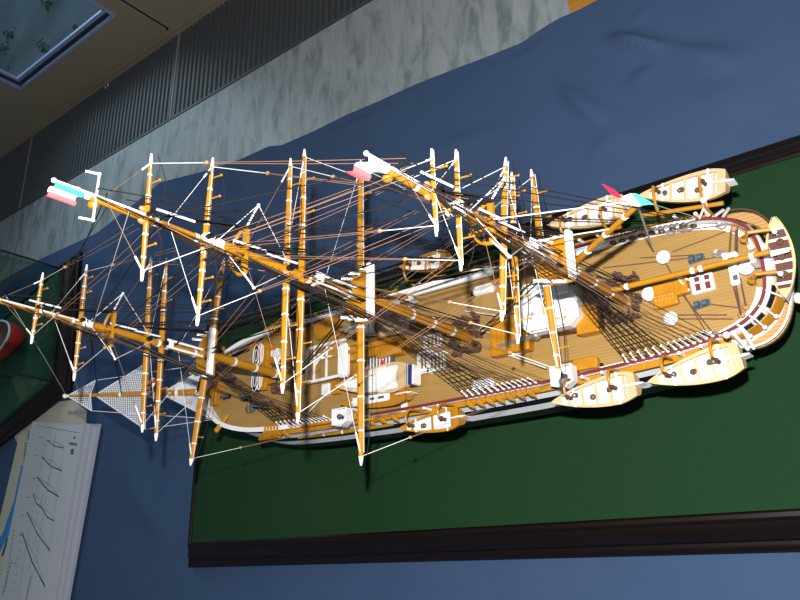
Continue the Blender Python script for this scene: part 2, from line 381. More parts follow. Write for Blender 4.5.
rl = MB(); rl.tube(rows[-1], .3, 6); loc(rl, t0).build('rail', WHT, rh)
p = Zp(12, 327, 5.5); cb = MB(); cb.box((tip.x+ax.x*9, tip.y+ax.y*9, 6.3), (4, 3.2, 2.0), rz=math.atan2(ax.y, ax.x), bev=.3); loc(cb, t0).build('cabin', WHT, rh)
tag(rh, 'small red hulled model boat inside the glass case at the left edge', 'model boat')

# ================================================================== PAPERS
def sheet_stack(name, px, z, th, mt, label, cat, parent=None):
    P = [Zp(*p, z) for p in px]; mb = MB(); mb.prism([(p.x, p.y) for p in P][::-1], z-th, z)
    c = P[0]*0
    o = mb.build(name, mt, parent, smooth=False)
    if not parent: tag(o, label, cat)
    return o
zb = ZT-.2
sheet_stack('paper_sheet', [(56, 402), (72, 400), (87, 411), (84, 440), (30, 470), (14, 436)], zb+.12, .1, CRPAP, 'cream paper sheet poking out above the plans beside the dark case corner', 'paper')
br = empty('brochure', Zp(8, 520, zb)); bl = Zp(8, 520, zb)
def pp(px, z, th, name, mt, root, base):
    P = [Zp(*p, z) for p in px]; mb = MB(); mb.prism([(p.x-base.x, p.y-base.y) for p in P][::-1], z-th-base.z, z-base.z); return mb.build(name, mt, root, smooth=False)
pp([(19.5, 434.5), (38, 424), (22, 620), (-24, 620)], zb+.62, .35, 'cover', CRPAP, br, bl)
pp([(21.5, 465), (24.5, 467), (16, 520), (0, 552), (-14, 590), (-14, 560), (3, 532), (14, 500)], zb+.65, .02, 'blue_band', BLUEP, br, bl)
pp([(24, 468), (22.5, 487), (20.5, 488), (22, 470)], zb+.65, .02, 'dark_mark', INK, br, bl)
pp([(9, 538), (3, 556), (1, 556), (7, 538)], zb+.65, .02, 'dark_mark', INK, br, bl)
pp([(28.5, 430), (29.5, 431), (28.6, 440), (27, 438)], zb+.65, .02, 'dark_mark', BLUEP, br, bl)
for t in range(9):
    y = 443+t*2.4; pp([(25.2-t*.25, y), (26.8-t*.25, y), (26.5-t*.25, y+1.3), (25-t*.25, y+1.3)], zb+.65, .02, 'printed_letter', INK, br, bl)
tag(br, 'cream brochure with a blue band under the plan sheets', 'brochure')
pl = empty('ship_plans', Zp(50, 520, zb)); plb = Zp(50, 520, zb)
lays = [((101, 424), (66, 620)), ((97, 424.5), (62.5, 620)), ((93.5, 424.5), (59, 620)), ((90, 425), (56.5, 620)), ((86.5, 425), (54, 620)), ((83, 425), (51, 620))]
for i, (a, b) in enumerate(lays):
    z = zb+.75+i*.13; pp([(32.5, 421.5), a, b, (-9, 620)], z, .10, 'sheet', PAPR2 if i in (0, 2, 4) else PAPER, pl, plb)
zt = zb+.75+5*.13+.02
dr = MB()
def ink(pts, w=.16):
    w *= .65
    P = [Zp(*p, zt)-plb for p in pts]
    for a, b in zip(P, P[1:]):
        d = (b-a).normalized(); n = Vector((-d.y, d.x, 0))*w/2; dr.add([a-n, b-n, b+n, a+n], [(0, 1, 2, 3)])
ink([(37, 425.5), (80, 433)], .14)
for a, b, w in [((47, 440), (64, 448), .3), ((42, 457), (62, 471), .4), ((37, 477), (59, 497), .45), ((33, 494), (42, 508), .4), ((42, 508), (54, 521), .4), ((27, 512), (50, 551), .45), ((22, 533), (45, 587), .5)]:
    m_ = ((a[0]+b[0])/2-1.2, (a[1]+b[1])/2+2.2); ink([a, m_, b], w); ink([a, ((a[0]+b[0])/2+2.5, (a[1]+b[1])/2-1.5), b], .12)
for k in range(7):
    a = [(56, 434), (52, 452), (49, 475), (43, 494), (38, 512), (37, 532), (31, 560)][k]
    for j in range(4): ink([(a[0]-j*.6, a[1]+j*3.4), (a[0]-j*.6-.5, a[1]+j*3.4+2.4)], .22)
    ink([(a[0]-18, a[1]+3), (a[0]-13, a[1]+3.6)], .14)
ink([(56, 433), (51, 470), (44, 510), (36, 560), (27, 598)], .12); ink([(46, 440), (38, 480), (24, 560), (18, 600)], .08); ink([(64, 445), (56, 500), (49, 555)], .08)
for j in range(16):
    y = 530+j*4; ink([(15-(y-530)*.15, y), (12.5-(y-530)*.15, y+2.6)], .25)
    if j % 2: ink([(20-(y-530)*.15, y), (24-(y-530)*.15, y+.6)], .1)
ink([(12, 560), (2, 596)], .3); ink([(31, 575), (26, 600)], .35)
dr.build('mast_drawing', INK, pl, smooth=False)
nt_ = MB(); dr = nt_
ink([(74, 436.5), (75.5, 438.5), (73.5, 438.3), (74, 436.5)], .35)
for j in range(4): ink([(69.5+j*2, 442.3+j*.2), (70.5+j*2, 445+j*.2)], .6)
ink([(69.5, 443.6), (77, 444.4)], .3)
ink([(71.3, 449), (70.7, 454)], .6); ink([(73.4, 449.3), (72.9, 454.3)], .6); ink([(71.2, 449.4), (74, 449.8)], .5); ink([(70.8, 453.6), (73.2, 454)], .5); ink([(71, 451.5), (73.2, 451.8)], .4)
nt_.build('printed_title', INK, pl, smooth=False)
tag(pl, 'stack of white rigging plan sheets with mast drawings at the lower left', 'plans')

# ================================================================== THE SHIP
ship = empty('ship_model', (0, 0, 0))
tag(ship, 'large three masted sailing ship model with yellow spars standing on green felt', 'ship model')
def zr(x): return 13.2+.0012*max(0, x-5)**2+.0014*max(0, -x-8)**2
def zd(x): return zr(x)-1.2
HB = [(-48.3, 0), (-48.1, .9), (-47.6, 2.1), (-46.8, 3.3), (-45.4, 4.7), (-43.3, 5.9), (-40, 6.9), (-36, 7.45), (-30, 7.7), (-22, 7.8), (-15, 7.85), (-7, 7.85), (0, 7.8), (5, 7.75), (10, 7.65), (15, 7.5), (20, 7.3), (25, 7.05), (28.5, 6.65), (31, 6.1), (33, 5.35), (34.4, 4.2), (35.1, 2.9), (35.4, 1.3), (35.45, 0)]
def hb(x): return interp(HB, x)
def smooth_pts(P, n=3):
    out = []
    for i in range(len(P)-1):
        p0, p1, p2, p3 = P[max(i-1, 0)], P[i], P[i+1], P[min(i+2, len(P)-1)]
        for k in range(n):
            t = k/n; out.append(tuple(.5*(2*b+(c-a)*t+(2*a-5*b+4*c-d)*t*t+(3*b-a-3*c+d)*t**3) for a, b, c, d in zip(p0, p1, p2, p3)))
    return out+[P[-1]]
def on_deck(px, py, h=0):
    z = 12.5
    for _ in range(12): q = Zp(px, py, z+h); z = zd(q.x)
    return Vector((q.x, q.y, z))
half = smooth_pts(HB, 3)
loop = [(x, max(0, y)) for x, y in half]+[(x, -max(0, y)) for x, y in half[-2:0:-1]]
KL = [0, .06, .125, .25, .33, .43, .6, .76, .9, 1.0]
SY = [1, 1.02, 1.045, 1.125, 1.17, 1.215, 1.24, 1.1, .75, .05]; SB = [1, .997, .995, .985, .975, .96, .945, .92, .89, .86]; SS = [1, 1.01, 1.014, 1.03, 1.02, .98, .93, .88, .82, .78]
def ring(i, out=0):
    r = []
    for x, y in loop:
        xx = x*(SB[i] if x < 0 else lerp(1, SS[i], min(1, x/30))); zz = zr(x)*(1-KL[i]); r.append((xx, y*SY[i], zz))
    return r
hm = MB(); R_ = [ring(i) for i in range(len(KL))]
for i in range(len(KL)-1):
    hm.cur = 1 if i in (0, 2, 4) else 0
    hm.loft([R_[i+1], R_[i]], closed=True)
hm.cur = 0; hm.add(R_[-1], [tuple(range(len(loop)))])
hull = hm.build('hull', [BLK, WHT], ship, ang=60, label='black hull with white stripes')
# deck, bulwark, rail
dm = MB(); ins_ = [(x*.995, y*.985) for x, y in loop]
dm.add([(x, y, zd(x)) for x, y in ins_]+[(x, 0, zd(x)+.12) for x, y in half], []); nL = len(loop); nh = len(half)
for i in range(nh-1): dm.f.append((i, nL+i, nL+i+1, i+1)); dm.mi.append(0)
pidx = [0]+[nL-k for k in range(1, nh-1)]+[nh-1]
for i in range(nh-1): dm.f.append((pidx[i], pidx[i+1], nL+i+1, nL+i)); dm.mi.append(0)
dm.build('deck', DECK, ship)
bw = MB(); bw.loft([[(x*.997, y*.988, zd(x)-.05) for x, y in loop], [(x*.997, y*.985, zr(x)) for x, y in loop]], closed=True)
bw.build('bulwark', WHT, ship, ang=60)
def strip(name, mt, pts, half_w, z, th):
    mb = MB(); n = len(pts); V = []
    for i, (x, y) in enumerate(pts):
        a, b = pts[max(i-1, 0)], pts[min(i+1, n-1)]; t = Vector((b[0]-a[0], b[1]-a[1])).normalized(); nn = Vector((-t.y, t.x))
        for o, zz in ((-half_w, 0), (half_w, 0), (half_w, th), (-half_w, th)): V.append((x+nn.x*o, y+nn.y*o, z(x)+zz))
    mb.add(V, [(i*4+j, i*4+(j+1) % 4, i*4+4+(j+1) % 4, i*4+4+j) for i in range(n-1) for j in range(4)]+[(0, 1, 2, 3), (n*4-1, n*4-2, n*4-3, n*4-4)])
    return mb.build(name, mt, ship, ang=30)
star = [p for p in half if p[0] > 4]; port = [(x, -y) for x, y in half if x > -16]
strip('rail_cap', MAR, port+star[::-1][1:], .15, lambda x: zr(x), .16)
strip('rail_cap', WHT, [(x, -y) for x, y in half if x <= -28][::-1]+[p for p in half if p[0] <= -13][1:], .33, lambda x: zr(x), .22)
strip('widened_bulwark_cap', WHT, [(x, y-.2) for x, y in half if -15 < x < 5.5], .62, lambda x: zr(x)-.05, .5)  # bulwark cap widened so its white shows bright beside the dim inner face
strip('rail_cap', YELD, [(x, -y) for x, y in half if -28.6 < x < -15.8], .36, lambda x: zr(x), .16)
for s in (-1, 1):
    strip('waterway', WHT, [(x*.98, s*(y-.32)) for x, y in half if 14 < x < 35.3], .28, lambda x: zd(x)+.03, .08)
    strip('channel', YEL, [(x, s*(y+.45)) for x, y in half if -37 < x < 31.3], .36, lambda x: zr(x)-1.15, .25)
# stern: black windows, yellow cornice, gallery
st = [(x, y) for x, y in half if x > 29]
stl = st+[(x, -y) for x, y in st[-2::-1]]
def outw(pts, d):
    out = []
    for i, (x, y) in enumerate(pts):
        a, b = pts[max(i-1, 0)], pts[min(i+1, len(pts)-1)]; t = Vector((b[0]-a[0], b[1]-a[1])).normalized(); out.append((x-t.y*-1*0+(-t.y)*-d*-1 if False else x+(-t.y)*d, y+t.x*d))
    return out
def grow(i): return max(0, min(1, 1-abs(i/(len(stl)-1)-.5)*2))**.5
def sring(d, z):
    o1 = outw(stl, d); o2 = outw(stl, -d); o = o1 if abs(o1[len(o1)//2][0]) > abs(o2[len(o2)//2][0]) else o2
    return [(lerp(a[0], b[0], grow(i)), lerp(a[1], b[1], grow(i)), z) for i, (a, b) in enumerate(zip(stl, o))]
co = MB(); co.loft([sring(.3, 14.0), sring(.8, 12.9), sring(.8, 12.7)]); co.build('stern_panel', WHT, ship)
co = MB(); co.loft([sring(.8, 12.75), sring(.95, 12.7), sring(1.5, 11.6), sring(1.5, 11.2), sring(.3, 11.2)]); co.build('stern_cornice', YEL, ship)
a_, b_ = sring(.52, 13.6), sring(.80, 13.0)
n_ = len(a_)
for f in (.13, .2, .27, .34, .66, .73, .8, .87):
    i = int(f*(n_-1)); j = min(i+1, n_-1); up = Vector((0, 0, .05))
    wn = MB(); A, B, C_, D_ = Vector(a_[i]), Vector(a_[j]), Vector(b_[j]), Vector(b_[i]); c = (A+B+C_+D_)/4; nrm = (B-A).cross(D_-A).normalized()
    if nrm.z < 0: nrm = -nrm
    e1 = (B-A).normalized()*.55; e2 = (D_-A).normalized()*.3; c = c+nrm*.08
    wn.add([c-e1-e2, c+e1-e2, c+e1+e2, c-e1+e2, c-e1-e2-nrm*.3, c+e1-e2-nrm*.3, c+e1+e2-nrm*.3, c-e1+e2-nrm*.3], [(0, 1, 2, 3), (7, 6, 5, 4), (0, 4, 5, 1), (1, 5, 6, 2), (2, 6, 7, 3), (3, 7, 4, 0)])
    wn.build('stern_window', BLK, ship, smooth=False)
GO = smooth_pts([(29, 6.3), (31.5, 7.2), (33.4, 7.3), (35.1, 6.5), (36.3, 4.9), (37.0, 2.6), (37.25, 0)], 4)
GL = GO+[(x, -y) for x, y in GO[-2::-1]]
ZG = 10.8
g = MB(); g.prism(GL, ZG-.35, ZG); gal = g.build('stern_gallery', GALD, ship, smooth=False)
for nm, pts, mt in (('gallery_rail', GL[:len(GL)//2+1], BRN), ('gallery_rail', GL[len(GL)//2:], WHT)):
    mb = MB(); mb.tube([(x, y, ZG+.95) for x, y in pts], .11, 6)
    for p in pts[::2]: mb.tube([(p[0], p[1], ZG), (p[0], p[1], ZG+.95)], .05, 4)
    mb.build(nm, mt, gal)
mb = MB(); mb.loft([[(x, y, ZG-.35) for x, y in GL], [(lerp(30, x, .97), y*.97, ZG-1.6) for x, y in GL]]); mb.build('gallery_skirt', BRN, gal)
for f in (.09, .16, .23, .3):      # white brackets crossing the quarter
    i = int((1-f)*(n_-1)); p = Vector(a_[i]); q = Vector(sring(1.75, 11.9)[i])
    mb = MB(); mb.tube([p+Vector((-.3, .2, .75)), p+Vector((0, 0, .55)), q+Vector((0, 0, .3))], .1, 6).ball(q+Vector((0, 0, .3)), .24); mb.build('quarter_bracket', WHT, ship)

# ---- masts
MX = {'f': (-31.4, .064), 'm': (.2, -.004), 'z': (20.6, -.008)}
def mp(k, z, dx=0): return Vector((MX[k][0]+MX[k][1]*(z-13.2)+dx, 0, z))
MSP = {'f': dict(lm=(10, 35.2, 29.6), tm=(29, 47, 44), tg=(43.6, 57.2), top=28.6, ct=43.0, w=3.2),
       'm': dict(lm=(10, 39.2, 33.6), tm=(32.5, 52.2, 48.8), tg=(48.6, 63.6), top=32.2, ct=48.0, w=3.0),
       'z': dict(lm=(10, 32.6, 28.4), tm=(28, 43.2, 40.2), tg=(39.6, 52), top=27.4, ct=38.6, w=2.4)}
masts = {}
for k, sp in MSP.items():
    rl_ = .70 if k != 'z' else .6
    def pole(mb, z0, z1, r0, r1, dx, white=None, bands=()):
        cuts = sorted(set([z0, z1]+([white] if white else [])+[b+o for b in bands for o in (-.18, .18)]))
        for a, b in zip(cuts, cuts[1:]):
            wt = (white and a >= white-.01) or any(abs((a+b)/2-c) < .1 for c in bands)
            mb.cur = 1 if wt else 0; R = lambda z: lerp(r0, r1, (z-z0)/(z1-z0))*(1.08 if wt else 1)
            mb.tube([mp(k, a, dx), mp(k, b, dx)], [R(a), R(b)], 10)
        mb.cur = 0
    mb = MB(); z0, z1, zw = sp['lm']; z1h = z1; z1 = zw; pole(mb, z0, z1, rl_, rl_*.8, 0, None, (16, 20, 24)); lo = mb.build('lower_mast', [YEL, WHT], ship)
    for dy in (-.45, .45):
        hd = MB(); hd.tube([mp(k, zw-.3)+Vector((0, dy, 0)), mp(k, z1h)+Vector((0, dy, 0))], .17, 8); hd.build('masthead', WHT, lo)
    masts[k] = lo
    mb = MB(); z0, z1, zw = sp['tm']; pole(mb, z0, z1, rl_*.74, rl_*.6, -1.0, zw+1.4, (z0+1.2, z0+7)); mb.build('topmast', [YEL, WHT], lo)
    mb = MB(); z0, z1 = sp['tg']; pole(mb, z0, z1, rl_*.6, rl_*.42, -1.55, None, (z0+4, z0+8)); mb.build('topgallant_mast', [YEL, WHT], lo)
    # caps
    for z, dx in ((sp['lm'][1]-.5, -.5), (sp['tm'][1]-.4, -1.3)):
        mb = MB(); c = mp(k, z, dx); mb.box(c, (1.7, 1.1, .4), bev=.2); mb.build('mast_cap', WHT, lo)
    # top platform
    zt_ = sp['top']; c = mp(k, zt_); wv = sp['w']; pts = [(1.4, wv), (1.4, -wv)]+[(-.2-2.3*math.sin(PI*t/10), -wv*math.cos(PI*t/10)) for t in range(0, 11)]
    mb = MB(); mb.prism([(c.x+x, y) for x, y in pts][::-1], zt_-.25, zt_); tp = mb.build('mast_top', YEL, lo, smooth=False)
    mb = MB(); mb.box((c.x+1.55, 0, zt_+.7), (.5, 2*wv, .75), bev=.08)
    for i in range(3): mb.tube([(c.x+1.82, -wv+.1, zt_+.45+.25*i), (c.x+1.82, wv-.1, zt_+.45+.25*i)], .05, 4)
    mb.build('top_screen', WHT, lo)
    for s in (1, -1):
        for i in range(3):
            mb = MB(); p0 = Vector((c.x+.6-i*1.0, s*(wv*(.95-.12*i)), zt_+.1)); mb.tube([p0, p0+Vector((-.9, s*.1, .9))], .2, 5); mb.build('top_batten', WHT, lo)
    mb = MB()
    for s in (1, -1): mb.tube([(c.x+.8, s*wv*.95, zt_-.2), mp(k, zt_-3.2)], .1, 4).tube([(c.x-1, s*wv*.7, zt_-.2), mp(k, zt_-3.2)], .1, 4)
    mb.build('futtock_shroud', RPB, lo)
    # crosstrees
    zc_ = sp['ct']; c = mp(k, zc_, -1.1); hw = 2.3 if k != 'z' else 1.9
    mb = MB(); mb.box((c.x+.7, 0, zc_), (.5, 2*hw, .4), bev=.12)
    arc = [(c.x+.7-2.0*math.sin(PI*t/10), hw*math.cos(PI*t/10), zc_) for t in range(11)]; mb.tube(arc, .18, 6)
    for s in (.55, -.55): mb.box((c.x-.3, s, zc_+.05), (2.4, .22, .3))
    ctr = mb.build('crosstree', YEL, lo)
    for s in (1, -1):
        mb = MB(); mb.tube([(c.x+.7, s*hw*.95, zc_+.1), (c.x+2.3, s*(hw+1.75), zc_+.1)], .1, 6).ball((c.x+2.3, s*(hw+1.75), zc_+.1), .16)
        mb.build('spreader', WHT, lo)
        for e in (0, 1):
            line('spreader_stay', (c.x+2.3, s*(hw+1.75), zc_+.1), mp(k, zc_+(-6 if e else 3.0), -.6), .04, RPW, lo)
    # truck
    zt2 = sp['tg'][1]; mb = MB(); c = mp(k, zt2, -1.55); mb.ball(c, .42, sc=(1, 1, .8)); mb.tube([c-Vector((0, 0, 1.0)), c], [.32, .3], 8); mb.build('mast_truck', WHT, lo)
    for i, zz in enumerate((zt2-5.5,)):
        mb = MB()
        for s in (1, -1): mb.ball(mp(k, zz, -1.2)+Vector((0, s*.55, 0)), .34, sc=(.8, .8, 1.2))
        mb.build('halyard_block', BLKW, lo)
for k, zz in (('m', 62.0), ('z', 50.6)):       # yellow lantern bracket forward of the pole head and the flag staff aft
    c = mp(k, zz, -1.55); mb = MB(); mb.ball(c+Vector((-.2, -.5, .1)), .45, 10, 7, sc=(1, .75, .9)); mb.tube([c, c+Vector((-.2, -.6, 0))], .3, 6); mb.build('masthead_lantern', YEL, masts[k])
    hgt = 65.6 if k == 'm' else 53.7
    mb = MB(); mb.tube([mp(k, zz-4.5, -.95), mp(k, hgt, -1.2)], .14, 6); mb.ball(mp(k, hgt, -1.2), .22); mb.build('flag_staff', WHT, masts[k])
mb = MB(); c = mp('m', 62.2, -1.3)
mb.tube([c+Vector((.1, -2.0, 0)), c+Vector((.1, 2.0, 0))], .1, 6)
for s in (-1, 1): mb.tube([c+Vector((.1, s*2.0, 0)), c+Vector((-.3, s*2.0, .95))], .1, 6).ball(c+Vector((.1, s*2.0, 0)), .17)
mb.build('signal_yard', WHT, masts['m'])
# staffs at the fore: short white rod
mb = MB(); mb.tube([mp('f', 46, -.8), mp('f', 57.5, -1.1)], .1, 6); mb.build('flag_staff', WHT, masts['f'])
for k, zs in (('f', (36.5, 40, 50)), ('m', (42, 46, 54)), ('z', (34, 37, 45))):     # studding booms along the masts
    for z in zs: line('white_rod', mp(k, z, .0)+Vector((.15, .5, 0)), mp(k, z+3.4, -.5)+Vector((.1, .55, 0)), .11, WHT, masts[k], n=6)

# ---- flags: folded along the staff
def flag(name, k, z0, z1, cols, path):
    c0, c1 = mp(k, z0, -1.15), mp(k, z1, -1.2); root = None; n = len(path); per = (n-1)//len(cols)
    for ci, mt in enumerate(cols):
        P = path[ci*per:(ci+1)*per+1] if ci < len(cols)-1 else path[ci*per:]
        mb = MB(); rows = []
        for h in range(5):
            b = c0.lerp(c1, h/4); rows.append([(b.x+x*.85, b.y+y*.55, b.z+w*(1-.15*h)) for x, y, w in P])
        mb.loft(rows); mb.loft([[(x+.05, y+.05, z) for x, y, z in r] for r in rows][::-1])
        o = mb.build(name if root is None else 'flag_stripe', mt, root or ship, ang=180)
        if root is None: root = o
    return root
flag('flag', 'm', 63.2, 65.5, (GRN, WHT, REDC), [(0, -.1, 0), (.05, -.4, 0), (0, -.75, 0), (-.1, -.9, .1), (-.45, -.75, .3), (-.75, -.85, .35), (-.85, -1.25, .3), (-.75, -1.55, .2), (-.95, -1.85, .2), (-1.3, -1.65, .35)])
flag('flag', 'z', 51.6, 53.6, (WHT, WHT, REDC), [(0, -.1, 0), (.1, -.5, -.1), (.1, -1.0, -.2), (-.05, -1.25, -.1), (-.6, -1.0, .3), (-1.0, -.9, .5), (-1.25, -1.1, .5), (-1.3, -1.5, .4), (-1.5, -1.9, .4), (-2.1, -1.7, .9)])

# ---- yards
YD = {  # mast: (z, half length, x offset, yaw, radius)
 'f': [(52.35, 4.09, -.5, .015, .27), (46.9, 7.1, -.85, -.047, .32), (37.7, 11.7, -.9, -.09, .42), (35.2, 12.3, -1.3, -.066, .43), (27.5, 14.3, -1.3, .137, .58)],
 'm': [(57.85, 5.86, -.8, -.057, .27), (51.95, 8.0, -.85, .019, .32), (42.5, 12.24, -.6, -.008, .40), (40.2, 14.56, -.95, -.012, .43), (30.9, 17.5, -1.3, -.007, .52)],
 'z': [(46.1, 3.82, -.5, -.026, .23), (42.5, 5.46, -.7, .003, .27), (35.4, 7.73, -.75, .096, .37), (31.26, 8.6, -2.1, .036, .35), (26.5, 11.14, -1.6, -.049, .42)]}
tips = {}
tie = {'f': (56.3, 50.5, 43.5, 37.5, 33), 'm': (61.8, 56.0, 48.0, 43.0, 37.5), 'z': (50.5, 46.5, 40.0, 36.0, 31.5)}
for k in YD:
    for i, (z, h, ox, yaw, r) in enumerate(YD[k]):
        c = Vector((MX[k][0]-(.2 if k == 'm' else .4 if k == 'z' else 0)+MX[k][1]*(z-13.2)+ox, 0, z)); d = Vector((math.sin(yaw), math.cos(yaw), 0)); q = Vector((d.y, -d.x, 0))
        if k == 'f': c.x = -31.4+.064*(z-13.2)+ox
        P = lambda t: c+d*t*h
        mb = MB(); R = lambda t: .88*r*(1-.5*abs(t)**2.0)
        nb = [.17, .38, .6, .8] if h > 7 else [.3, .65]
        cuts = [-1, -1+.9/h, 1-.9/h, 1]
        for b in nb: cuts += [b-.085/h, b+.085/h, -b-.085/h, -b+.085/h]
        cuts += [-.95, 0]; cuts = sorted(set(cuts))
        for a, b in zip(cuts, cuts[1:]):
            m_ = (a+b)/2; wt = abs(m_) > 1-.9/h or any(abs(abs(m_)-x) < .05/h for x in nb); mb.cur = 1 if wt else 0
            kk = 1.06 if wt else 1; ra = R(a)*kk; rb = R(b)*kk
            if a == -1: ra = .1
            if b == 1: rb = .1
            mb.tube([P(a), P(b)], [ra, rb], 8)
        yd = mb.build('yard', [YEL, WHT], ship)
        # parrel and sling that hold the yard to its mast
        mb = MB(); mb.tube([c-q*.0, Vector((MX[k][0]+MX[k][1]*(z-13.2), 0, z+.1))], r*.8, 6); mb.build('parrel', BLK, yd)
        js = [(t, .0) for t in (-.93, -.15)], [(.15, 0), (.93, 0)]
        for seg in js:
            mb = MB(); mb.tube([P(seg[0][0])+q*(R(.5)+.1)+Vector((0, 0, .15)), P(seg[1][0])+q*(R(.5)+.1)+Vector((0, 0, .15))], .04, 4); mb.build('jackstay', RPW, yd)
        for t in ((-.74, -.48, .48, .74) if h > 6 else (-.5, .5)):
            mb = MB(); p0 = P(t); mb.tube([p0, p0+q*(R(t)+.95)-Vector((0, 0, .2))], .065, 5).ball(p0+q*(R(t)+1.0)-Vector((0, 0, .2)), .13); mb.build('stirrup', YEL, yd)
        for s in (1, -1):
            fr_p = [P(s*t)-Vector((0, 0, .25+1.0*math.sin(PI*(t-.05)/.9)))+q*.55 for t in (.05, .2, .35, .5, .65, .8, .95)]
            mb = MB(); mb.tube(fr_p, .05, 4); mb.build('footrope', RPB, yd)
            tp_ = P(s*(1-.9/h)); tips[(k, i, s)] = tp_
            e = mp(k, tie[k][i], -.7); f = .2 if i < 4 else .14
            line('lift_pendant', tp_, tp_.lerp(e, f), .085, WHT, yd, n=6)
            line('lift', tp_.lerp(e, f), e, .027, RPW if i in (1, 3, 4) else RPT, ship)
# ---- braces
def brace(a, b, nm='brace'):
    a = Vector(a); b = Vector(b); t = .24; p = a.lerp(b, t); d = (b-a).normalized()
    line('brace_pendant', a, p, .036, RPW, ship)
    mb = MB(); mb.ball(p, .2, 8, 6, sc=(1.25, .9, .9)); mb.build('brace_block', BLKW, ship)
    for o in (-.22, .22):
        n = Vector((0, 0, o)); line(nm, p+n*.5, b+n*2, .025, RPT, ship, sag=.1)
BR = {'f': [('m', 57.0), ('m', 50.5), ('m', 44.5), ('m', 38.5), None], 'm': [('z', 50.3), ('z', 43.0), ('z', 38.5), ('z', 31.0), None], 'z': [('m', 50.5), ('m', 47.6), ('m', 41.0), ('m', 36.0), ('m', 29.5)]}
for k in BR:
    for i, e in enumerate(BR[k]):
        for s in (1, -1):
            if e: brace(tips[(k, i, s)], mp(e[0], e[1])+Vector((0, s*.5, 0)))
            else:
                x = -10.5 if k == 'f' else 11.5; brace(tips[(k, i, s)], (x, s*(hb(x)+.3), zr(x)+.1))
# ---- stays
BS = lambda t: Vector((lerp(-47, -67.3, t), 0, lerp(14.2, 28.2, t)))
def stay(a, b, r=.075, mt=RPB, dbl=0): 
    for o in ((-.3, .3) if dbl else (0,)): line('stay', Vector(a)+Vector((0, o, 0)), Vector(b)+Vector((0, o, 0)), r, mt, ship, sag=.15)
stay(mp('f', 29), BS(.12), .11, dbl=1); stay(mp('f', 34.5), BS(.42), .09, dbl=1); stay(mp('f', 44), BS(.62), .07); stay(mp('f', 46.5), BS(.78), .07); stay(mp('f', 51), BS(.9), .045, RPW); stay(mp('f', 56), BS(.99), .04, RPW)
line('halyard', mp('m', 60)+Vector((0, -.7, 0)), mp('f', 46)+Vector((.4, -.6, 0)), .035, RPW, ship); line('halyard', mp('m', 61, -1.2), mp('f', 52, 0), .03, RPB, ship); line('halyard', mp('z', 49)+Vector((0, -.5, 0)), mp('m', 40)+Vector((0, -.5, 0)), .035, RPB, ship)
stay(mp('m', 32.5), (-28.5, 0, 14), .11, dbl=1); stay(mp('m', 38.5), mp('f', 28.8), .09, dbl=1); stay(mp('m', 48), mp('f', 34), .08); stay(mp('m', 51.5), mp('f', 43), .07); stay(mp('m', 57), mp('f', 46), .06); stay(mp('m', 62), mp('f', 51), .05)
stay(mp('z', 27.5), (2.5, 0, 13), .10, dbl=1); stay(mp('z', 32), mp('m', 31.5), .08, dbl=1); stay(mp('z', 39), mp('m', 38), .07); stay(mp('z', 43), mp('m', 47.5), .06); stay(mp('z', 46), mp('m', 49), .06); stay(mp('z', 51), mp('m', 57), .05)
# ---- shrouds and backstays with deadeyes
def shrouds(k, s, n_sh=6, n_bs=7, x0=.2, x1=4.6, x2=5.4, x3=10.2):
    sp = MSP[k]; zt_ = sp['top']; L = []; top = lambda i: mp(k, zt_+.3)+Vector((.1*i-.2, s*.6, 0))
    bot = lambda x: Vector((x, s*(hb(x)-.05), zr(x)+.35))
    mb = MB(); B = [bot(MX[k][0]+lerp(x0, x1, i/(n_sh-1))) for i in range(n_sh)]; T = [top(i) for i in range(n_sh)]
    nr = 17
    for j in range(1, nr):
        t = j/nr*.86; mb.tube([B[i].lerp(T[i], t)+Vector((-.12 if i == 0 else .12 if i == n_sh-1 else 0, 0, 0)) for i in range(n_sh)], .04, 4)
    net = mb.build('ratline_ladder', RPB, ship)
    for i in range(n_sh): line('shroud', B[i], T[i], .075, RPB, net)
    bs = []
    for i in range(n_bs):
        x = MX[k][0]+lerp(x2, x3, i/(n_bs-1)); zz = [sp['lm'][1], sp['ct'], sp['ct']+1, sp['ct']+.5, sp['tg'][1]-7, sp['tg'][1]-3.5, sp['tg'][1]-1][i % 7]
        b = bot(x); bs.append(b); line('backstay', b, mp(k, zz)+Vector((-.5, s*.35, 0)), .05, RPB if s > 0 or i % 3 == 0 else RPD, ship)  # lit port side put into the colour: brown rope there, black to starboard
    for b in B+bs:
        mb = MB(); o = Vector((0, s*.12, 0))
        ud = (mp(k, zt_)-b).normalized(); mb.ball(b+ud*1.1, .17, 8, 5).ball(b, .2, 8, 5, sc=(1, .6, 1)).tube([b+ud*1.1, b], .11, 5).ball(b+o+Vector((0, 0, -.75)), .24, 8, 5, sc=(1, .6, 1)).tube([b, b+o-Vector((0, 0, .75))], .1, 5)
        mb.build('deadeye', WHT, net)
    # topmast and topgallant shrouds
    for (za, zb_, wa, wb, dxa) in ((zt_+.4, sp['ct'], sp['w']*.95, .5, .2), (sp['ct']+.2, sp['tg'][1]-6, (2.1 if k != 'z' else 1.7), .3, -.5)):
        A = [mp(k, za)+Vector((.9-.55*i+dxa, s*wa, 0)) for i in range(4)]; C_ = [mp(k, zb_, -1.0)+Vector((.1, s*wb, 0)) for i in range(4)]
        mb = MB()
        for j in range(1, 15): mb.tube([A[i].lerp(C_[i], j/16) for i in range(4)], .035, 3)
        for a, c in zip(A, C_): mb.tube([a, c], .06, 4)
        mb.build('topmast_shrouds', RPB, ship)
for k in 'fmz':
    for s in (1, -1): shrouds(k, s, x3=9.2 if k == 'z' else 9.6)
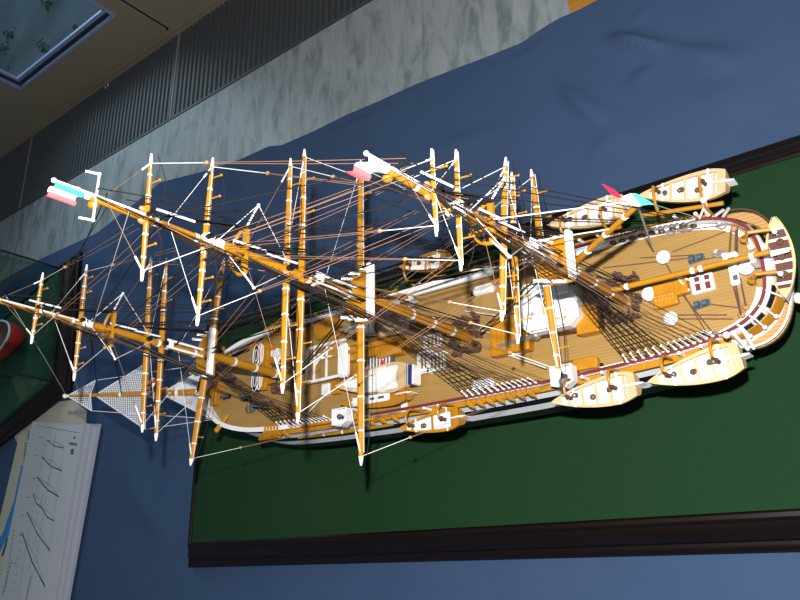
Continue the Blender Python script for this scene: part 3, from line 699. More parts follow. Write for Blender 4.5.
# rope coils hanging on the pin rails round the masts
def coils(c, rx, ry, n, mt, z, ph=0):
    fr = MB(); fr.box((c.x-rx, 0, z+1.1), (.25, 2*ry, .2)); fr.box((c.x, ry, z+1.1), (2*rx, .25, .2)); fr.box((c.x, -ry, z+1.1), (2*rx, .25, .2))
    for sx in (-1, 1):
        for sy in (-1, 1): fr.box((c.x+sx*rx, sy*ry, z+.55), (.3, .3, 1.2))
    f = fr.build('fife_rail', BRN, ship)
    for i in range(n):
        t = i/n*2*PI; p = Vector((c.x+rx*max(-1, min(1, 1.35*math.cos(t))), ry*max(-1, min(1, 1.35*math.sin(t))), z+.55)); p += Vector((random.uniform(-.5, .5), random.uniform(-.5, .5), 0)); mb = MB()
        ax = 'X' if abs(math.cos(t)) > .7 else 'Y'
        for q in range(3): mb.ring(p+Vector((random.uniform(-.1, .1), random.uniform(-.1, .1), random.uniform(-.1, .1))), .42, .09, 10, 5, ax, (.75, 1.3))
        mb.tube([p+Vector((0, 0, .3)), p+Vector((random.uniform(-.2, .2), random.uniform(-.2, .2), 1.5))], .08, 4)
        for q in range(2): mb.ring(p+Vector((random.uniform(-.3, .3), random.uniform(-.3, .3), random.uniform(.3, 1.3))), .36, .07, 9, 4, 'YX'[q], (.7, 1.4))
        mb.build('rope_coil', mt, f)
coils(mp('f', 13), 1.6, 1.9, 16, RPD, zd(-31)); coils(mp('m', 12), 1.6, 1.9, 28, RPD, zd(0)); coils(mp('z', 12), 1.6, 2.2, 30, RPD, zd(20))
for k, z in (('m', 12.2), ('z', 12.5)):       # running rigging that drops to the fife rail
    for i in range(16):
        a = i/16*2*PI; c = mp(k, z); line('fall_line', (c.x+1.7*math.cos(a), 2.1*math.sin(a), z+1.4), mp(k, MSP[k]['top']-.5+(i % 3)*4)+Vector((.25*math.cos(a), .5*math.sin(a), 0)), .05, RPB if i % 3 else RPD, ship)
# coils along the rails by the shrouds
for (xa, xb, n) in ((-33, -23.5, 9), (.5, 9.5, 9), (20.5, 29.5, 9)):
    for s in (1, -1):
        for i in range(n):
            x = lerp(xa, xb, i/(n-1)); mb = MB(); p = Vector((x, s*(hb(x)-.42), zr(x)-.55))
            for q in range(2): mb.ring(p+Vector((random.uniform(-.1, .1), 0, 0)), .36, .09, 10, 5, 'Y', (.75, 1.2))
            mb.build('rail_coil', RPD, ship)
# yellow deadeye guards under the channels
for (xa, xb, n) in ((.3, 8.6, 7), (-15.5, -11.5, 3), (-35, -31, 3)):
    for s in (1, -1):
        for i in range(n):
            x = lerp(xa, xb, i/max(1, n-1)); mb = MB(); y = s*(hb(x)+.7); z = zr(x)-.6
            mb.add([(0, 0, 0)], []); mb.v = []; mb.tube([(x-.55, y-s*.55, z+.2), (x-.2, y-s*.15, z+.25), (x+.2, y+s*.25, z+.1), (x+.6, y+s*.65, z-.2)], [.06, .36, .34, .06], 7)
            mb.build('channel_fender', YEL, ship, smooth=False)
# spare spars lashed outside the port and starboard side
for s in (1, -1):
    mb = MB(); x0, x1 = -29.5, -12.5; mb.cur = 0
    for a, b, m_ in ((0, .28, 0), (.28, .3, 1), (.3, .48, 0), (.48, .5, 1), (.5, 1, 0)):
        mb.cur = m_; f = lambda t: Vector((lerp(x0, x1, t), s*(hb(lerp(x0, x1, t))+1.45), zr(lerp(x0, x1, t))-1.5)); mb.tube([f(a), f(b)], [.28*(1-.4*abs(a*2-1)), .28*(1-.4*abs(b*2-1))], 8)
    mb.build('spare_spar', [YEL, WHT], ship)
    mb = MB(); x = -37.5; mb.box((x+2.6, s*(hb(-35)+.9), zr(-35)-1.2), (4.6, .9, .6), bev=.2); mb.build('fore_channel_box', YEL, ship)
    mb = MB()
    for i in range(5): mb.ring((-34.2+i*.65, s*(hb(-33)+.2), zr(-33)-.1), .85, .16, 12, 6, 'X', (1, .8))
    mb.build('hawser_coil', YEL, ship)

# ---- bowsprit and nets
mb = MB(); cuts = [0, .1, .12, .24, .26, .42, .44, .62, .635, .82, .83, .97, 1]
for a, b in zip(cuts, cuts[1:]):
    mb.cur = 1 if (b-a) < .04 and b not in (.1,) else 0; r = lambda t: lerp(.62, .22, t); mb.tube([BS(a), BS(b)], [r(a), r(b)], 10)
bsp = mb.build('bowsprit', [YEL, WHT], ship)
mb = MB(); mb.tube([BS(-.12), BS(.03)], .66, 10); mb.build('bowsprit_heel', YEL, bsp)
mb = MB(); mb.ball(BS(1.0), .4); mb.build('bowsprit_cap', WHT, bsp)
mb = MB(); p = BS(.5); mb.box(p-Vector((0, 0, 1.4)), (.5, .5, 3.2), bev=.1); mb.build('dolphin_striker', WHT, bsp)
def netsheet(ta, tb, w, sag=.4):
    A = BS(ta); 
    for s in (1, -1):
        Bc = BS(tb); Cn = Bc+Vector((.3, s*w, -sag)); mb = MB()
        nu = int(max(w, (Bc-A).length)/.3)
        for i in range(1, nu+1):
            t = i/nu; mb.tube([A.lerp(Bc, t), A.lerp(Cn, t)], .085, 3)             # athwart cords
        nv = int(w/.3)
        for i in range(1, nv+1):
            t = i/nv; E_ = Bc.lerp(Cn, t); mb.tube([A.lerp(Cn, t), E_], .07, 3)      # fore and aft cords, spaced along the edge
        mb.tube([A, Cn], .11, 4); mb.tube([Cn, Bc], .1, 4); mb.build('bow_net', NET, bsp)
netsheet(.985, .83, 2.5); netsheet(.80, .46, 5.7)
p1_, w1_ = BS(.36), 4.6
A = BS(.36)
for s in (1, -1):
    mb = MB(); E0 = Vector((-48.0, s*.9, 14.6)); E1 = Vector((-46.2, s*4.7, 14.9)); nu = 30
    for i in range(1, nu+1):
        t = i/nu; mb.tube([A.lerp(E0, t), A.lerp(E1, t)], .075, 3)
    for i in range(0, 16):
        t = i/15; mb.tube([A, E0.lerp(E1, t)], .06, 3)
    mb.tube([A, E1], .12, 4); mb.build('bow_net', NET, bsp)
mb = MB(); c = BS(.50)+Vector((0, 3.2, .1)); q = Zp(152, 384, c.z); ra = .75
for i in range(8):
    mb.cur = i % 2; a0, a1 = i*PI/4, (i+1)*PI/4
    mb.tube([(q.x+math.cos(lerp(a0, a1, j/3))*ra, q.y+math.sin(lerp(a0, a1, j/3))*ra, c.z+.1) for j in range(4)], .3, 6)
mb.build('lifebuoy', [RED, WHT], bsp)
for t, y in ((.46, 5.7), (.83, 2.5)): 
    for s in (1, -1): line('bowsprit_guy', BS(t)+Vector((.3, s*y, -.4)), (-46, s*4.6, 14.7), .05, RPW, bsp)
for s in (1, -1): line('bobstay', BS(.97)+Vector((0, s*.2, 0)), (-46.5, s*1, 9), .06, RPB, bsp)

# ---- gaff, boom and ensign
def spar(name, a, b, r0, r1, bands):
    mb = MB(); a = Vector(a); b = Vector(b); cuts = sorted([0, 1]+[x+o for x in bands for o in (-.012, .012)])
    for u, v in zip(cuts, cuts[1:]):
        mb.cur = 1 if any(abs((u+v)/2-x) < .005 for x in bands) else 0; kk = 1.2 if mb.cur else 1; mb.tube([a.lerp(b, u), a.lerp(b, v)], [lerp(r0, r1, u)*kk, lerp(r0, r1, v)*kk], 10)
    return mb.build(name, [YEL, WHT], ship)
gaff = spar('gaff', (21.1, 0, 25.6), (31.4, 0, 34.2), .33, .22, (.25, .52, .78, .97))
spar('boom', (20.8, 0, 16.4), (36.6, 0, 16.5), .31, .27, (.12, .55, .60, .9))
g0 = Vector((31.2, 0, 34.4))
line('gaff_vang', g0+Vector((-.3, -.2, -.3)), Vector((25.2, 4.2, 14.2)), .09, RPW, ship); 
line('peak_halyard', g0, mp('z', 39), .06, RPW, ship); line('peak_halyard', g0.lerp(Vector((21, 0, 25.6)), .4), mp('z', 33), .06, RPW, ship)
line('gaff_vang', g0, on_deck(690, 213, 1), .05, RPW, ship); 
for i, (xa, xb, mt) in enumerate(((.0, .36, GRN), (.36, .70, WHT), (.70, 1, REDF))):
    mb = MB(); rows = []
    for h in range(6):
        r = []
        for q in range(9):
            t = lerp(xa, xb, q/8); w_ = .65*math.sin(t*7+h*.25)*t**.3; c = g0+Vector((.9, -.35, .1))+Vector((-3.0*t, 1.5*t-.2, 1.7*t))
            r.append(tuple(c+Vector((.25*w_, .55*w_, .35*w_))+Vector((.14, -.18, -.06))*(h*lerp(1, .55, t)-1)))
        rows.append(r)
    mb.loft(rows); mb.loft([[(x, y, z+.05) for x, y, z in r] for r in rows][::-1])
    o = mb.build('ensign' if i == 0 else 'ensign_stripe', mt, ship if i == 0 else ens, ang=180)
    if i == 0: ens = o
p = on_deck(661, 256, 0)

# ================================================================== BOATS (parts of the ship)
def boat(bow, stern, w, h, gun, outer, inner, n_thw, thw, rudder=True, blocks=True, canvas=None, pointed=False, name='lifeboat', gw=.17, straps=True, label=None):
    bow = Vector(bow); stern = Vector(stern); L = (stern-bow).length; ax = (stern-bow).normalized(); sd = Vector((-ax.y, ax.x, 0)).normalized(); up = Vector((0, 0, 1))
    W = lambda t: w/2*(math.sin(PI*min(.5, t*.62+.0))**.8 if t < .8 else math.sin(PI*.496)**.8*(1-.28*((t-.8)/.2)**1.6)) if not pointed else w/2*math.sin(PI*min(1, max(0, t*.97+.005)))**.75
    N = 16; T = [i/N for i in range(N+1)]; sh = lambda t: .5*(2*t-1)**2*h*.5
    P = lambda t, k, dz: bow+ax*L*t+sd*W(t)*k+up*(dz+sh(t))
    mb = MB(); sec = [(-1, 0), (-.97, -.35), (-.75, -.75), (-.3, -1), (0, -1.05), (.3, -1), (.75, -.75), (.97, -.35), (1, 0)]
    mb.loft([[P(t, k, d*h) for k, d in sec] for t in T]); n = len(sec)
    mb.add([P(1, k, d*h) for k, d in sec], [tuple(range(n))])
    o = mb.build(name, outer, ship, ang=50, label=label)
    g = MB(); i_ = 1-2*gw*1.6/w*1.3
    for s in (1, -1):
        g.loft([[P(t, s*1.03, .06), P(t, s*1.03, .16), P(max(.06, min(.97, t)), s*i_, .16), P(max(.06, min(.97, t)), s*i_, -.1)] for t in T])
    g.add([P(0, 0, .15), P(.13, 1*.98, .15), P(.13, -1*.98, .15)], [(0, 1, 2)])
    if pointed: g.add([P(1, 0, .15), P(.87, -.98, .15), P(.87, .98, .15)], [(0, 1, 2)])
    else: g.add([P(.9, .98, .15), P(1, 1, .15), P(1, -1, .15), P(.9, -.98, .15)], [(0, 1, 2, 3)])
    g.build('gunwale', gun, o, ang=30)
    f = MB(); f.loft([[P(t, -.92, -.32*h), P(t, .92, -.32*h)] for t in [.06+.88*i/12 for i in range(13)]]); f.build('bottom_boards', inner, o)
    for i in range(n_thw):
        t = .2+.66*i/max(1, n_thw-1); mb = MB(); dt = .016
        mb.loft([[P(t-dt, k, z) for k, z in ((-.95, -.02), (.95, -.02), (.95, -.14), (-.95, -.14))], [P(t+dt, k, z) for k, z in ((-.95, -.02), (.95, -.02), (.95, -.14), (-.95, -.14))]], closed=True, cap=True); mb.build('thwart', thw, o, smooth=False)
    if blocks:
        for t in ((.3, .5, .7) if n_thw > 3 else (.4, .7)):
            mb = MB(); p = P(t, random.uniform(-.3, .3), .12)
            for q in range(3): mb.ring(p+up*.09*q+ax*random.uniform(-.15, .15), .2, .085, 10, 5, 'Z', (random.uniform(.6, 1.4), 1))
            mb.build('rope_coil', RPD, o)
    if straps:
        for t in (.28, .8):
            mb = MB(); mb.loft([[P(t-.012, k, .2), P(t+.012, k, .2)] for k in (-1.05, 0, 1.05)]); mb.build('white_strap', WHT, o)
    if rudder:
        mb = MB(); mb.loft([[P(1, -.12, .1), P(1, .12, .1), P(1, .1, -.9*h), P(1, -.1, -.9*h)], [P(1, -.05, 0)+ax*.8, P(1, .05, 0)+ax*.8, P(1, .05, -.9*h)+ax*.8, P(1, -.05, -.9*h)+ax*.8]], closed=True, cap=True)
        mb.tube([P(.86, 0, .25), P(1.02, 0, .2)], .1, 5); mb.build('rudder', WHT, o)
    if canvas:
        for (a, b, k) in canvas:
            mb = MB(); rows = []
            for i in range(7):
                t = lerp(a, b, i/6); rows.append([P(t, q*k, .2+(.55*(1-abs(q)**2))*(1-.12*(i % 2))) for q in (-1, -.7, -.35, 0, .35, .7, 1)])
            mb.loft(rows); lo_ = [[(x, y, z-.5) for x, y, z in r] for r in rows]
            mb.loft([rows[0], lo_[0]]); mb.loft([lo_[-1], rows[-1]]); mb.loft([[r[0] for r in rows], [r[0] for r in lo_]]); mb.loft([[r[-1] for r in lo_], [r[-1] for r in rows]])
            mb.build('canvas_cover', CANV, o, ang=60)
    return o
zb1 = 14.0
bt = lambda a, b, z: (Zp(*a, z), Zp(*b, z))
for (a, b, z, w_, sty) in [((553, 403), (637, 384.5), zb1, 3.3, 'c'), ((649, 383), (742, 356.5), zb1, 3.4, 'c'), ((549, 226.5), (625, 206), zb1, 3.3, 'c'), ((640, 197), (727, 182), zb1, 3.3, 'c'), ((401, 429), (461, 417), zb1, 2.7, 'o'), ((401, 268), (448, 259), zb1, 2.8, 'o')]:
    p, q = bt(a, b, z); q.z = z
    boat(p, q, w_, 1.5, CREAM if sty == 'c' else YEL, CREAM if sty == 'c' else YELD, WHT, 5 if sty == 'c' else 3, CREAM if sty == 'c' else YELD)
    s = 1 if p.y > 0 else -1
    for t in (.25, .78):
        c = p.lerp(q, t); x = c.x; y0 = s*(hb(x)+.55); mb = MB()
        pts = [Vector((x, y0, zr(x)-1.0)), Vector((x, y0+s*.1, zr(x)+1.2)), Vector((x, y0+s*.35, zr(x)+2.2)), Vector((x, (y0*.45+c.y*.55), zr(x)+2.75)), Vector((x, c.y-s*.1, zr(x)+2.5))]
        mb.tube([Vector(v) for v in smooth_pts([tuple(v) for v in pts], 4)], .15, 6); d = mb.build('davit', YEL, ship)
        mb = MB(); mb.tube([pts[-1], Vector((x, c.y, zb1+.1))], .06, 4).ball(Vector((x, c.y, zb1+1.3)), .3, sc=(.8, .8, 1.2)).ball(Vector((x, c.y, zb1+.5)), .28, sc=(.8, .8, 1.2)); mb.build('davit_tackle', BRN, d)
    if s > 0:
        mb = MB(); mb.tube([p.lerp(q, -.02)+Vector((0, -2.2, -.2)), p.lerp(q, .92)+Vector((0, -2.2, -.2))], .24, 8); mb.build('boat_boom', YEL, ship)
    for t in (.38, .62):
        x = lerp(p.x, q.x, t); mb = MB(); mb.tube([(x, s*(hb(x)+.5), zr(x)-1.0), (x, s*(hb(x)+.5), zr(x)+.6)], .2, 6); mb.build('white_post', WHT, ship)
# stern boat across the gallery
p, q = Zp(787, 300, 13.2), Zp(775, 218, 13.2); p.z = q.z = 13.2
boat(p, q, 2.5, 1.3, CREAM, WHT, BRN, 6, WHT, gw=.11, pointed=True, rudder=False, blocks=True, straps=False, label='white stern boat with brown bottom boards')
for t, px in ((.27, (762, 277)), (.78, (756, 244))):
    c = p.lerp(q, t); y = c.y; a = Vector((34.2, y, zr(34)+.4)); mb = MB(); mb.tube([a-Vector((0, 0, 1.6)), a, a+Vector((.8, 0, 1.2)), Vector((c.x-.2, y, 15.2))], .2, 8); mb.ball(a-Vector((0, 0, .2)), .42); d = mb.build('stern_davit', YEL, ship)
    mb = MB(); mb.tube([Vector((c.x-.2, y, 15.2)), Vector((c.x, y, 13.3))], .08, 4).ball(Vector((c.x, y, 14.4)), .28); mb.build('davit_tackle', WHT, d)
c = p.lerp(q, .52); mb = MB(); mb.tube([(c.x-1.6, c.y, 14.2), (c.x+1.0, c.y+.1, 14.2)], .2, 6); mb.build('white_strut', WHT, ship)
# deck boats amidships
zc = 14.2
p, q = bt((337, 387), (409, 375), zc)
la = boat(p, q, 3.9, 1.6, CREAM, WHT, WHT, 2, CREAM, rudder=False, blocks=False, straps=False, canvas=((.16, .38, .62), (.38, .70, .9), (.72, .86, .8)), name='motor_launch', label='white motor launch under canvas covers with a blue stern')
ax = (q-p).normalized(); mb = MB(); sd = Vector((-ax.y, ax.x, 0)); e = q+ax*.25
mb.prism([tuple((e+sd*k+ax*o).xy) for k, o in ((-1.35, -.45), (1.35, -.45), (1.25, .35), (-1.25, .35))], zc-1.2, zc+.26); mb.build('stern_band', NAVY, la, smooth=False)
mb = MB(); e = q+ax*.72; mb.prism([tuple((e+sd*k+ax*o).xy) for k, o in ((-1.3, -.1), (1.3, -.1), (1.2, .2), (-1.2, .2))], zc-1.3, zc+.2); mb.build('stern_band', WHT, la, smooth=False)
p, q = bt((342, 405), (408, 393), zc-.3)
yb = boat(p, q, 2.6, 1.5, YELD, YELD, YELD, 0, YELD, blocks=False, straps=False, pointed=False, name='cutter', gw=.42)
ax = (q-p).normalized(); mb = MB(); c = p.lerp(q, .45); mb.box(c+Vector((0, 0, .15)), (6.6, 1.1, .3), rz=math.atan2(ax.y, ax.x), bev=.12); mb.build('canvas_cover', CANV, yb)
mb = MB(); mb.box(p.lerp(q, .63)+Vector((0, 0, .33)), (1.0, .32, .1), rz=math.atan2(ax.y, ax.x)); mb.box(p.lerp(q, .5)+Vector((0, 0, .33)), (.7, .3, .1), rz=math.atan2(ax.y, ax.x)); mb.build('hatch_slot', GRY, yb)
p, q = bt((341, 331), (412, 321), zc)
sb = boat(p, q, 3.2, 1.7, CREAM, BRN, CREAM, 2, CREAM, rudder=True, blocks=False, straps=False, canvas=((.12, .3, .6), (.36, .5, .7)), name='motor_launch', label='brown sided launch with white covers on the starboard side')
p, q = bt((352, 312), (410, 301), zc-.3)
boat(p, q, 2.4, 1.4, YELD, WHT, WHT, 3, YELD, blocks=False, straps=False, name='cutter')
for x in (-18.5, -11):      # cradles
    for y in (-5.9, -3.2, 5.0, 6.9):
        mb = MB(); mb.box((x, y, (zd(x)+12.9)/2), (.5, 1.8, 12.9-zd(x)+.1)); mb.build('boat_cradle', WHT if y < 0 else YELD, ship, smooth=False)
mb = MB(); a, b = on_deck(404, 383, .3), on_deck(404.5, 412, .3); mb.box((a+b)/2+Vector((0, 0, .3)), (.7, (a-b).length, .5)); mb.build('boat_skid', WHT, ship, smooth=False)

# ================================================================== DECK FITTINGS
def fit(name, px, py, dims, mt, top=None, rz=0, bev=.12, label=None, lift=0, parent=None):
    c = on_deck(px, py, (top if top is not None else dims[2])); c.z = zd(c.x)+lift
    mb = MB(); mb.box(c+Vector((0, 0, dims[2]/2)), dims, rz=rz, bev=bev); return mb.build(name, mt, parent or ship, smooth=False, label=label), c
# windlass
o, c = fit('windlass', 262, 365, (1.9, 7.6, 1.5), YEL, bev=.5)
for s in (1, -1):
    mb = MB(); cx = c.x-1.7; cy = c.y+s*1.95-.1; z = zd(c.x)
    for i, (k, zz) in enumerate(((1, .35), (.8, .95), (.55, 1.3))): pass
    mb.prism([(cx+.62*math.cos(a*PI/8), cy+1.65*math.sin(a*PI/8)) for a in range(16)], z, z+1.25); gd = mb.build('chain_gypsy', BLK, o, smooth=False)
    mb = MB(); mb.ring((cx, cy, z+1.3), 1.0, .08, 18, 6, 'Z', (.68, 1.75)); mb.ring((cx, cy, z+1.3), .5, .05, 14, 6, 'Z', (.6, 2.0)); mb.build('white_chain', WHT, o)
    mb = MB(); mb.ring((cx+1.15, cy, z+1.45), 1.0, .08, 18, 6, 'Z', (.38, 1.7)); mb.ring((cx+1.6, cy, z+1.55), .8, .08, 18, 6, 'Z', (.38, 1.7)); mb.build('white_chain', WHT, o)
fit('bow_locker', 213, 396, (1.3, 3.0, 1.1), YELD); fit('bow_locker', 216, 383, (1.2, 1.4, .9), YELD)
for px, py in ((226, 397), (231, 380), (246, 399), (300, 372)):
    o, c = fit('bollard', px, py, (1.7, .7, .25), BLK, bev=.1)
    mb = MB(); 
    for d in (-.45, .45): mb.lathe((c.x+d, c.y, c.z+.2), [(.22, 0), (.22, .5), (.32, .55), (.3, .7), (0.02, .75)], 10)
    mb.build('bollard_post', GRY, o)
o, c = fit('capstan_cover', 248, 408, (2.2, 1.3, .7), GRY, bev=.5)
for px, py in ((265, 405), (205, 375)):      # anchors on the forecastle
    s = -1 if py > 390 else 1; a = on_deck(px-16, py+1, .4); b = on_deck(px+8, py+4, .4); a.z += .4; b.z += .4
    if py < 390: a = Vector((-43.5, 5.2, zd(-43)+.4)); b = Vector((-39, 5.9, zd(-39)+.4))
    mb = MB(); mb.tube([a, b], .28, 8); an = mb.build('anchor', BLK, ship); mb = MB(); mb.ball(b, .65, sc=(1.2, 1, .8)).tube([b+Vector((.2, -1.0, 0)), b+Vector((.7, 0, .1)), b+Vector((.2, 1.0, 0))], .2, 6); mb.build('anchor_fluke', YEL, an)
    mb = MB(); mb.tube([a+Vector((.2, -1, .2)), a+Vector((.2, 1, .2))], .14, 6); mb.build('anchor_stock', YELD, an)
for s in (-1, 1):   # catheads
    mb = MB(); x = -44.6; mb.tube([(x+1.5, s*4.2, zd(x)+.5), (x, s*6.6, zr(x)+.1)], .4, 6); mb.ball((x, s*6.6, zr(x)+.1), .42); mb.build('cathead', YEL, ship)
# forward deckhouse with tan roof and white trim
o, c = fit('deckhouse', 327, 362, (7.0, 4.6, 1.7), YELD, bev=.05)
mb = MB(); mb.box((c.x, c.y, c.z+1.8), (7.2, 4.8, .2)); mb.build('roof', DECK, o, smooth=False)
mb = MB()
for (dx, dy, lx, ly) in ((0, -2.5, 7.4, .35), (0, 2.5, 7.4, .35), (-3.6, 0, .35, 5.2)): mb.box((c.x+dx, c.y+dy, c.z+1.95), (lx, ly, .45))
mb.build('white_coaming', WHT, o, smooth=False)
mb = MB(); mb.box((c.x+3.4, c.y-.4, c.z+1.95), (1.7, 4.9, .75), bev=.35); mb.build('front_screen', WHT, o, smooth=False)
mb = MB()
for dx in (-2.2, .2): mb.box((c.x+dx, c.y, c.z+2.0), (.22, 4.6, .25))
mb.box((c.x-1, c.y+.6, c.z+2.0), (4.5, .22, .25)); mb.ball((c.x-.9, c.y+.9, c.z+2.2), .5); mb.tube([(c.x-2, c.y-.2, c.z+2.1), (c.x, c.y+1.6, c.z+2.1)], .16, 6); mb.build('roof_frame', WHT, o)
# long yellow houses amidships
o, c = fit('hatch_house', 352, 352, (9.0, 2.4, 1.6), YEL, bev=.15); 
mb = MB(); mb.tube([c+Vector((-5.5, -.2, 1.9)), c+Vector((9.5, .2, 2.0))], .32, 8); mb.build('stowed_spar', YELD, o)
mb = MB(); mb.tube([c+Vector((-8.5, 1.0, 1.9)), c+Vector((6.5, .9, 2.0))], .26, 8); mb.build('stowed_spar', YELD, o)
fit('hatch_house', 388, 346, (4.2, 2.6, 1.7), YEL, bev=.1)
o, c = fit('hatch_grating', 377, 363, (5.0, 1.8, .9), GRY, bev=.05)
mb = MB()
for i in range(9): mb.box((c.x-2.2+i*.55, c.y, c.z+.95), (.16, 1.7, .12))
mb.build('grating_bars', WHT, o, smooth=False); mb = MB(); mb.ball((c.x+1.2, c.y-.3, c.z+1.1), .45, sc=(1, 1, .5)); mb.build('red_cover', RED, o)
fit('fore_locker', 322, 327, (4.2, 2.6, 1.5), YEL, bev=.5, rz=.2); fit('fore_locker', 300, 333, (2.5, 1.6, 1.0), YELD, bev=.2)
fit('white_locker', 325, 389, (1.6, 1.6, 1.2), WHT); fit('wooden_locker', 334, 387, (1.8, 1.9, 1.0), YEL)
fit('white_locker', 268, 354, (1.6, 1.0, .7), WHT); fit('white_locker', 275, 353, (1.4, 1.2, .9), WHT, rz=.4)
mb = MB(); c = on_deck(279, 360, .8); mb.lathe((c.x, c.y, c.z), [(.5, 0), (.75, .3), (.75, .7), (.4, 1.0), (.02, 1.05)], 14); mb.build('ventilator', WHT, ship)
fit('red_locker', 292, 421, (1.6, .9, 1.0), RED, bev=.2); fit('wooden_locker', 288, 422, (3.4, 1.3, .7), YEL, bev=.2)
fit('white_skylight', 333, 347, (1.6, 1.6, .9), WHT)
for px, py, lx, ly in ((433, 341, 2.6, 1.6), (436, 362, 2.6, 2.2), (424, 362, 1.8, 2.6), (415, 373, 4.5, .4)):     # white ladder frames
    c = on_deck(px, py, .8); mb = MB(); z = c.z+.8
    for d in (-1, 1): mb.box((c.x+d*lx/2, c.y, z), (.2, ly, .3)); mb.box((c.x, c.y+d*ly/2, z), (lx, .2, .3)); mb.box((c.x+d*lx/2, c.y+d*ly/2, c.z+.4), (.2, .2, .8)); mb.box((c.x-d*lx/2, c.y+d*ly/2, c.z+.4), (.2, .2, .8))
    for i in range(int(lx/.6)): mb.box((c.x-lx/2+(i+.5)*.6, c.y, z), (.13, ly, .14))
    mb.build('white_skylight', WHT, ship, smooth=False)
for s in (-1, 1):
    c = on_deck(482, 289, .6) if s > 0 else Vector((2.0, -6.3, zd(2))); mb = MB(); mb.box((c.x, c.y, c.z+.35), (3.2, 1.2, .7), bev=.4); mb.build('white_raft', WHT, ship, smooth=False)
c = on_deck(473, 294, .3); mb = MB(); mb.ball(c+Vector((0, 0, .2)), .4); mb.build('deck_lamp', BLK, ship)
# yellow engine casing forward of the bridge
o, c = fit('engine_casing', 508, 334, (5.2, 4.6, 1.6), YEL, bev=.15)
mb = MB()
for i in range(8): mb.box((c.x-2.2+i*.62, c.y, c.z+1.65), (.12, 4.2, .12))
for i in range(3): mb.ball((c.x-1.4+i*1.4, c.y-.5+.4*i, c.z+1.75), .22)
mb.build('casing_slats', YELD, o, smooth=False)
mb = MB(); a = on_deck(499, 346.5, 1.6); b = on_deck(536, 335.5, 1.6); a.z += 1.6; b.z += 1.6; mb.tube([a, b], .28, 8); mb.ball(b, .6); mb.build('silver_rail', SIL, o)
o, c = fit('white_locker', 517, 349, (2.0, 1.2, .7), WHT, rz=.15); mb = MB(); mb.box(c+Vector((-.2, .1, .75)), (1.2, .3, .12), rz=.3); mb.build('dark_handle', GRY, o, smooth=False)
fit('white_locker', 527, 334, (1.3, 1.6, 1.0), WHT, rz=.3)
fit('wooden_steps', 523, 322, (1.2, 3.0, 1.0), YEL)
# bridge: octagonal white deckhouse on a brown base
cb = on_deck(548, 306, 2.8); zb_ = cb.z
oct_ = [(-3.6, -1.4), (-2.4, -2.8), (2.4, -2.8), (3.6, -1.9), (3.6, 1.9), (2.4, 2.8), (-2.4, 2.8), (-3.6, 1.4)]
O = lambda k: [(cb.x+x*k, cb.y+y*k) for x, y in oct_]
mb = MB(); mb.prism([(cb.x+x+1.2, cb.y+y-.7) for x, y in ((-4.6, -2.0), (4.2, -2.6), (4.4, 2.8), (-3.4, 2.8))], zb_, zb_+1.5); br_ = mb.build('bridge_house', BRN, ship, smooth=False, label='white octagonal bridge on a brown base')
mb = MB(); mb.loft([[(x, y, zb_+1.3) for x, y in O(1)], [(x, y, zb_+3.0) for x, y in O(1.02)], [(x, y, zb_+3.0) for x, y in O(.93)], [(x, y, zb_+2.3) for x, y in O(.92)]], closed=True); mb.add([(x, y, zb_+1.35) for x, y in O(.99)], [tuple(range(8))]); mb.build('bridge_screen', WHT, br_, smooth=False)
mb = MB(); mb.prism(O(.93), zb_+2.2, zb_+2.34); mb.build('bridge_floor', WHT, br_, smooth=False)
for (x, y, d, mt, nm) in ((-1.7, 1.3, (1.6, .9, .6), WHT, 'white_locker'), (-.4, .2, (1.0, 2.0, .3), CREAM, 'chart_table'), (1.7, 1.6, (1.6, .9, .7), WHT, 'white_locker'), (.8, -1.6, (3.2, .8, .6), WHT, 'white_bench'), (-2.2, -.6, (.9, 1.6, .7), WHT, 'white_locker'), (2.3, -.3, (.8, 1.2, .8), WHT, 'white_locker')):
    mb = MB(); mb.box((cb.x+x, cb.y+y, zb_+2.34+d[2]/2), d, bev=.1); mb.build(nm, mt, br_, smooth=False)
mb = MB(); mb.ring((cb.x+.2, cb.y+.4, zb_+3.1), .55, .09, 16, 6); mb.tube([(cb.x+.2, cb.y-.15, zb_+3.1), (cb.x+.2, cb.y+.95, zb_+3.1)], .06, 4); mb.tube([(cb.x+.2, cb.y+.4, zb_+2.3), (cb.x+.2, cb.y+.4, zb_+3.1)], .1, 6); mb.build('steering_wheel', BRN, br_)
mb = MB(); P8 = [(x, y, zb_+3.75) for x, y in O(1.0)]
mb.tube(P8+[P8[0]], .07, 5)
for p in P8: mb.tube([p, (p[0], p[1], zb_+2.9)], .05, 4)
mb.build('bridge_rail', WHT, br_)
o, c = fit('wooden_house', 586, 318, (2.6, 3.4, 1.6), YEL, bev=.1)
fit('wooden_locker', 592, 335, (2.8, .5, .4), WHT) if False else None
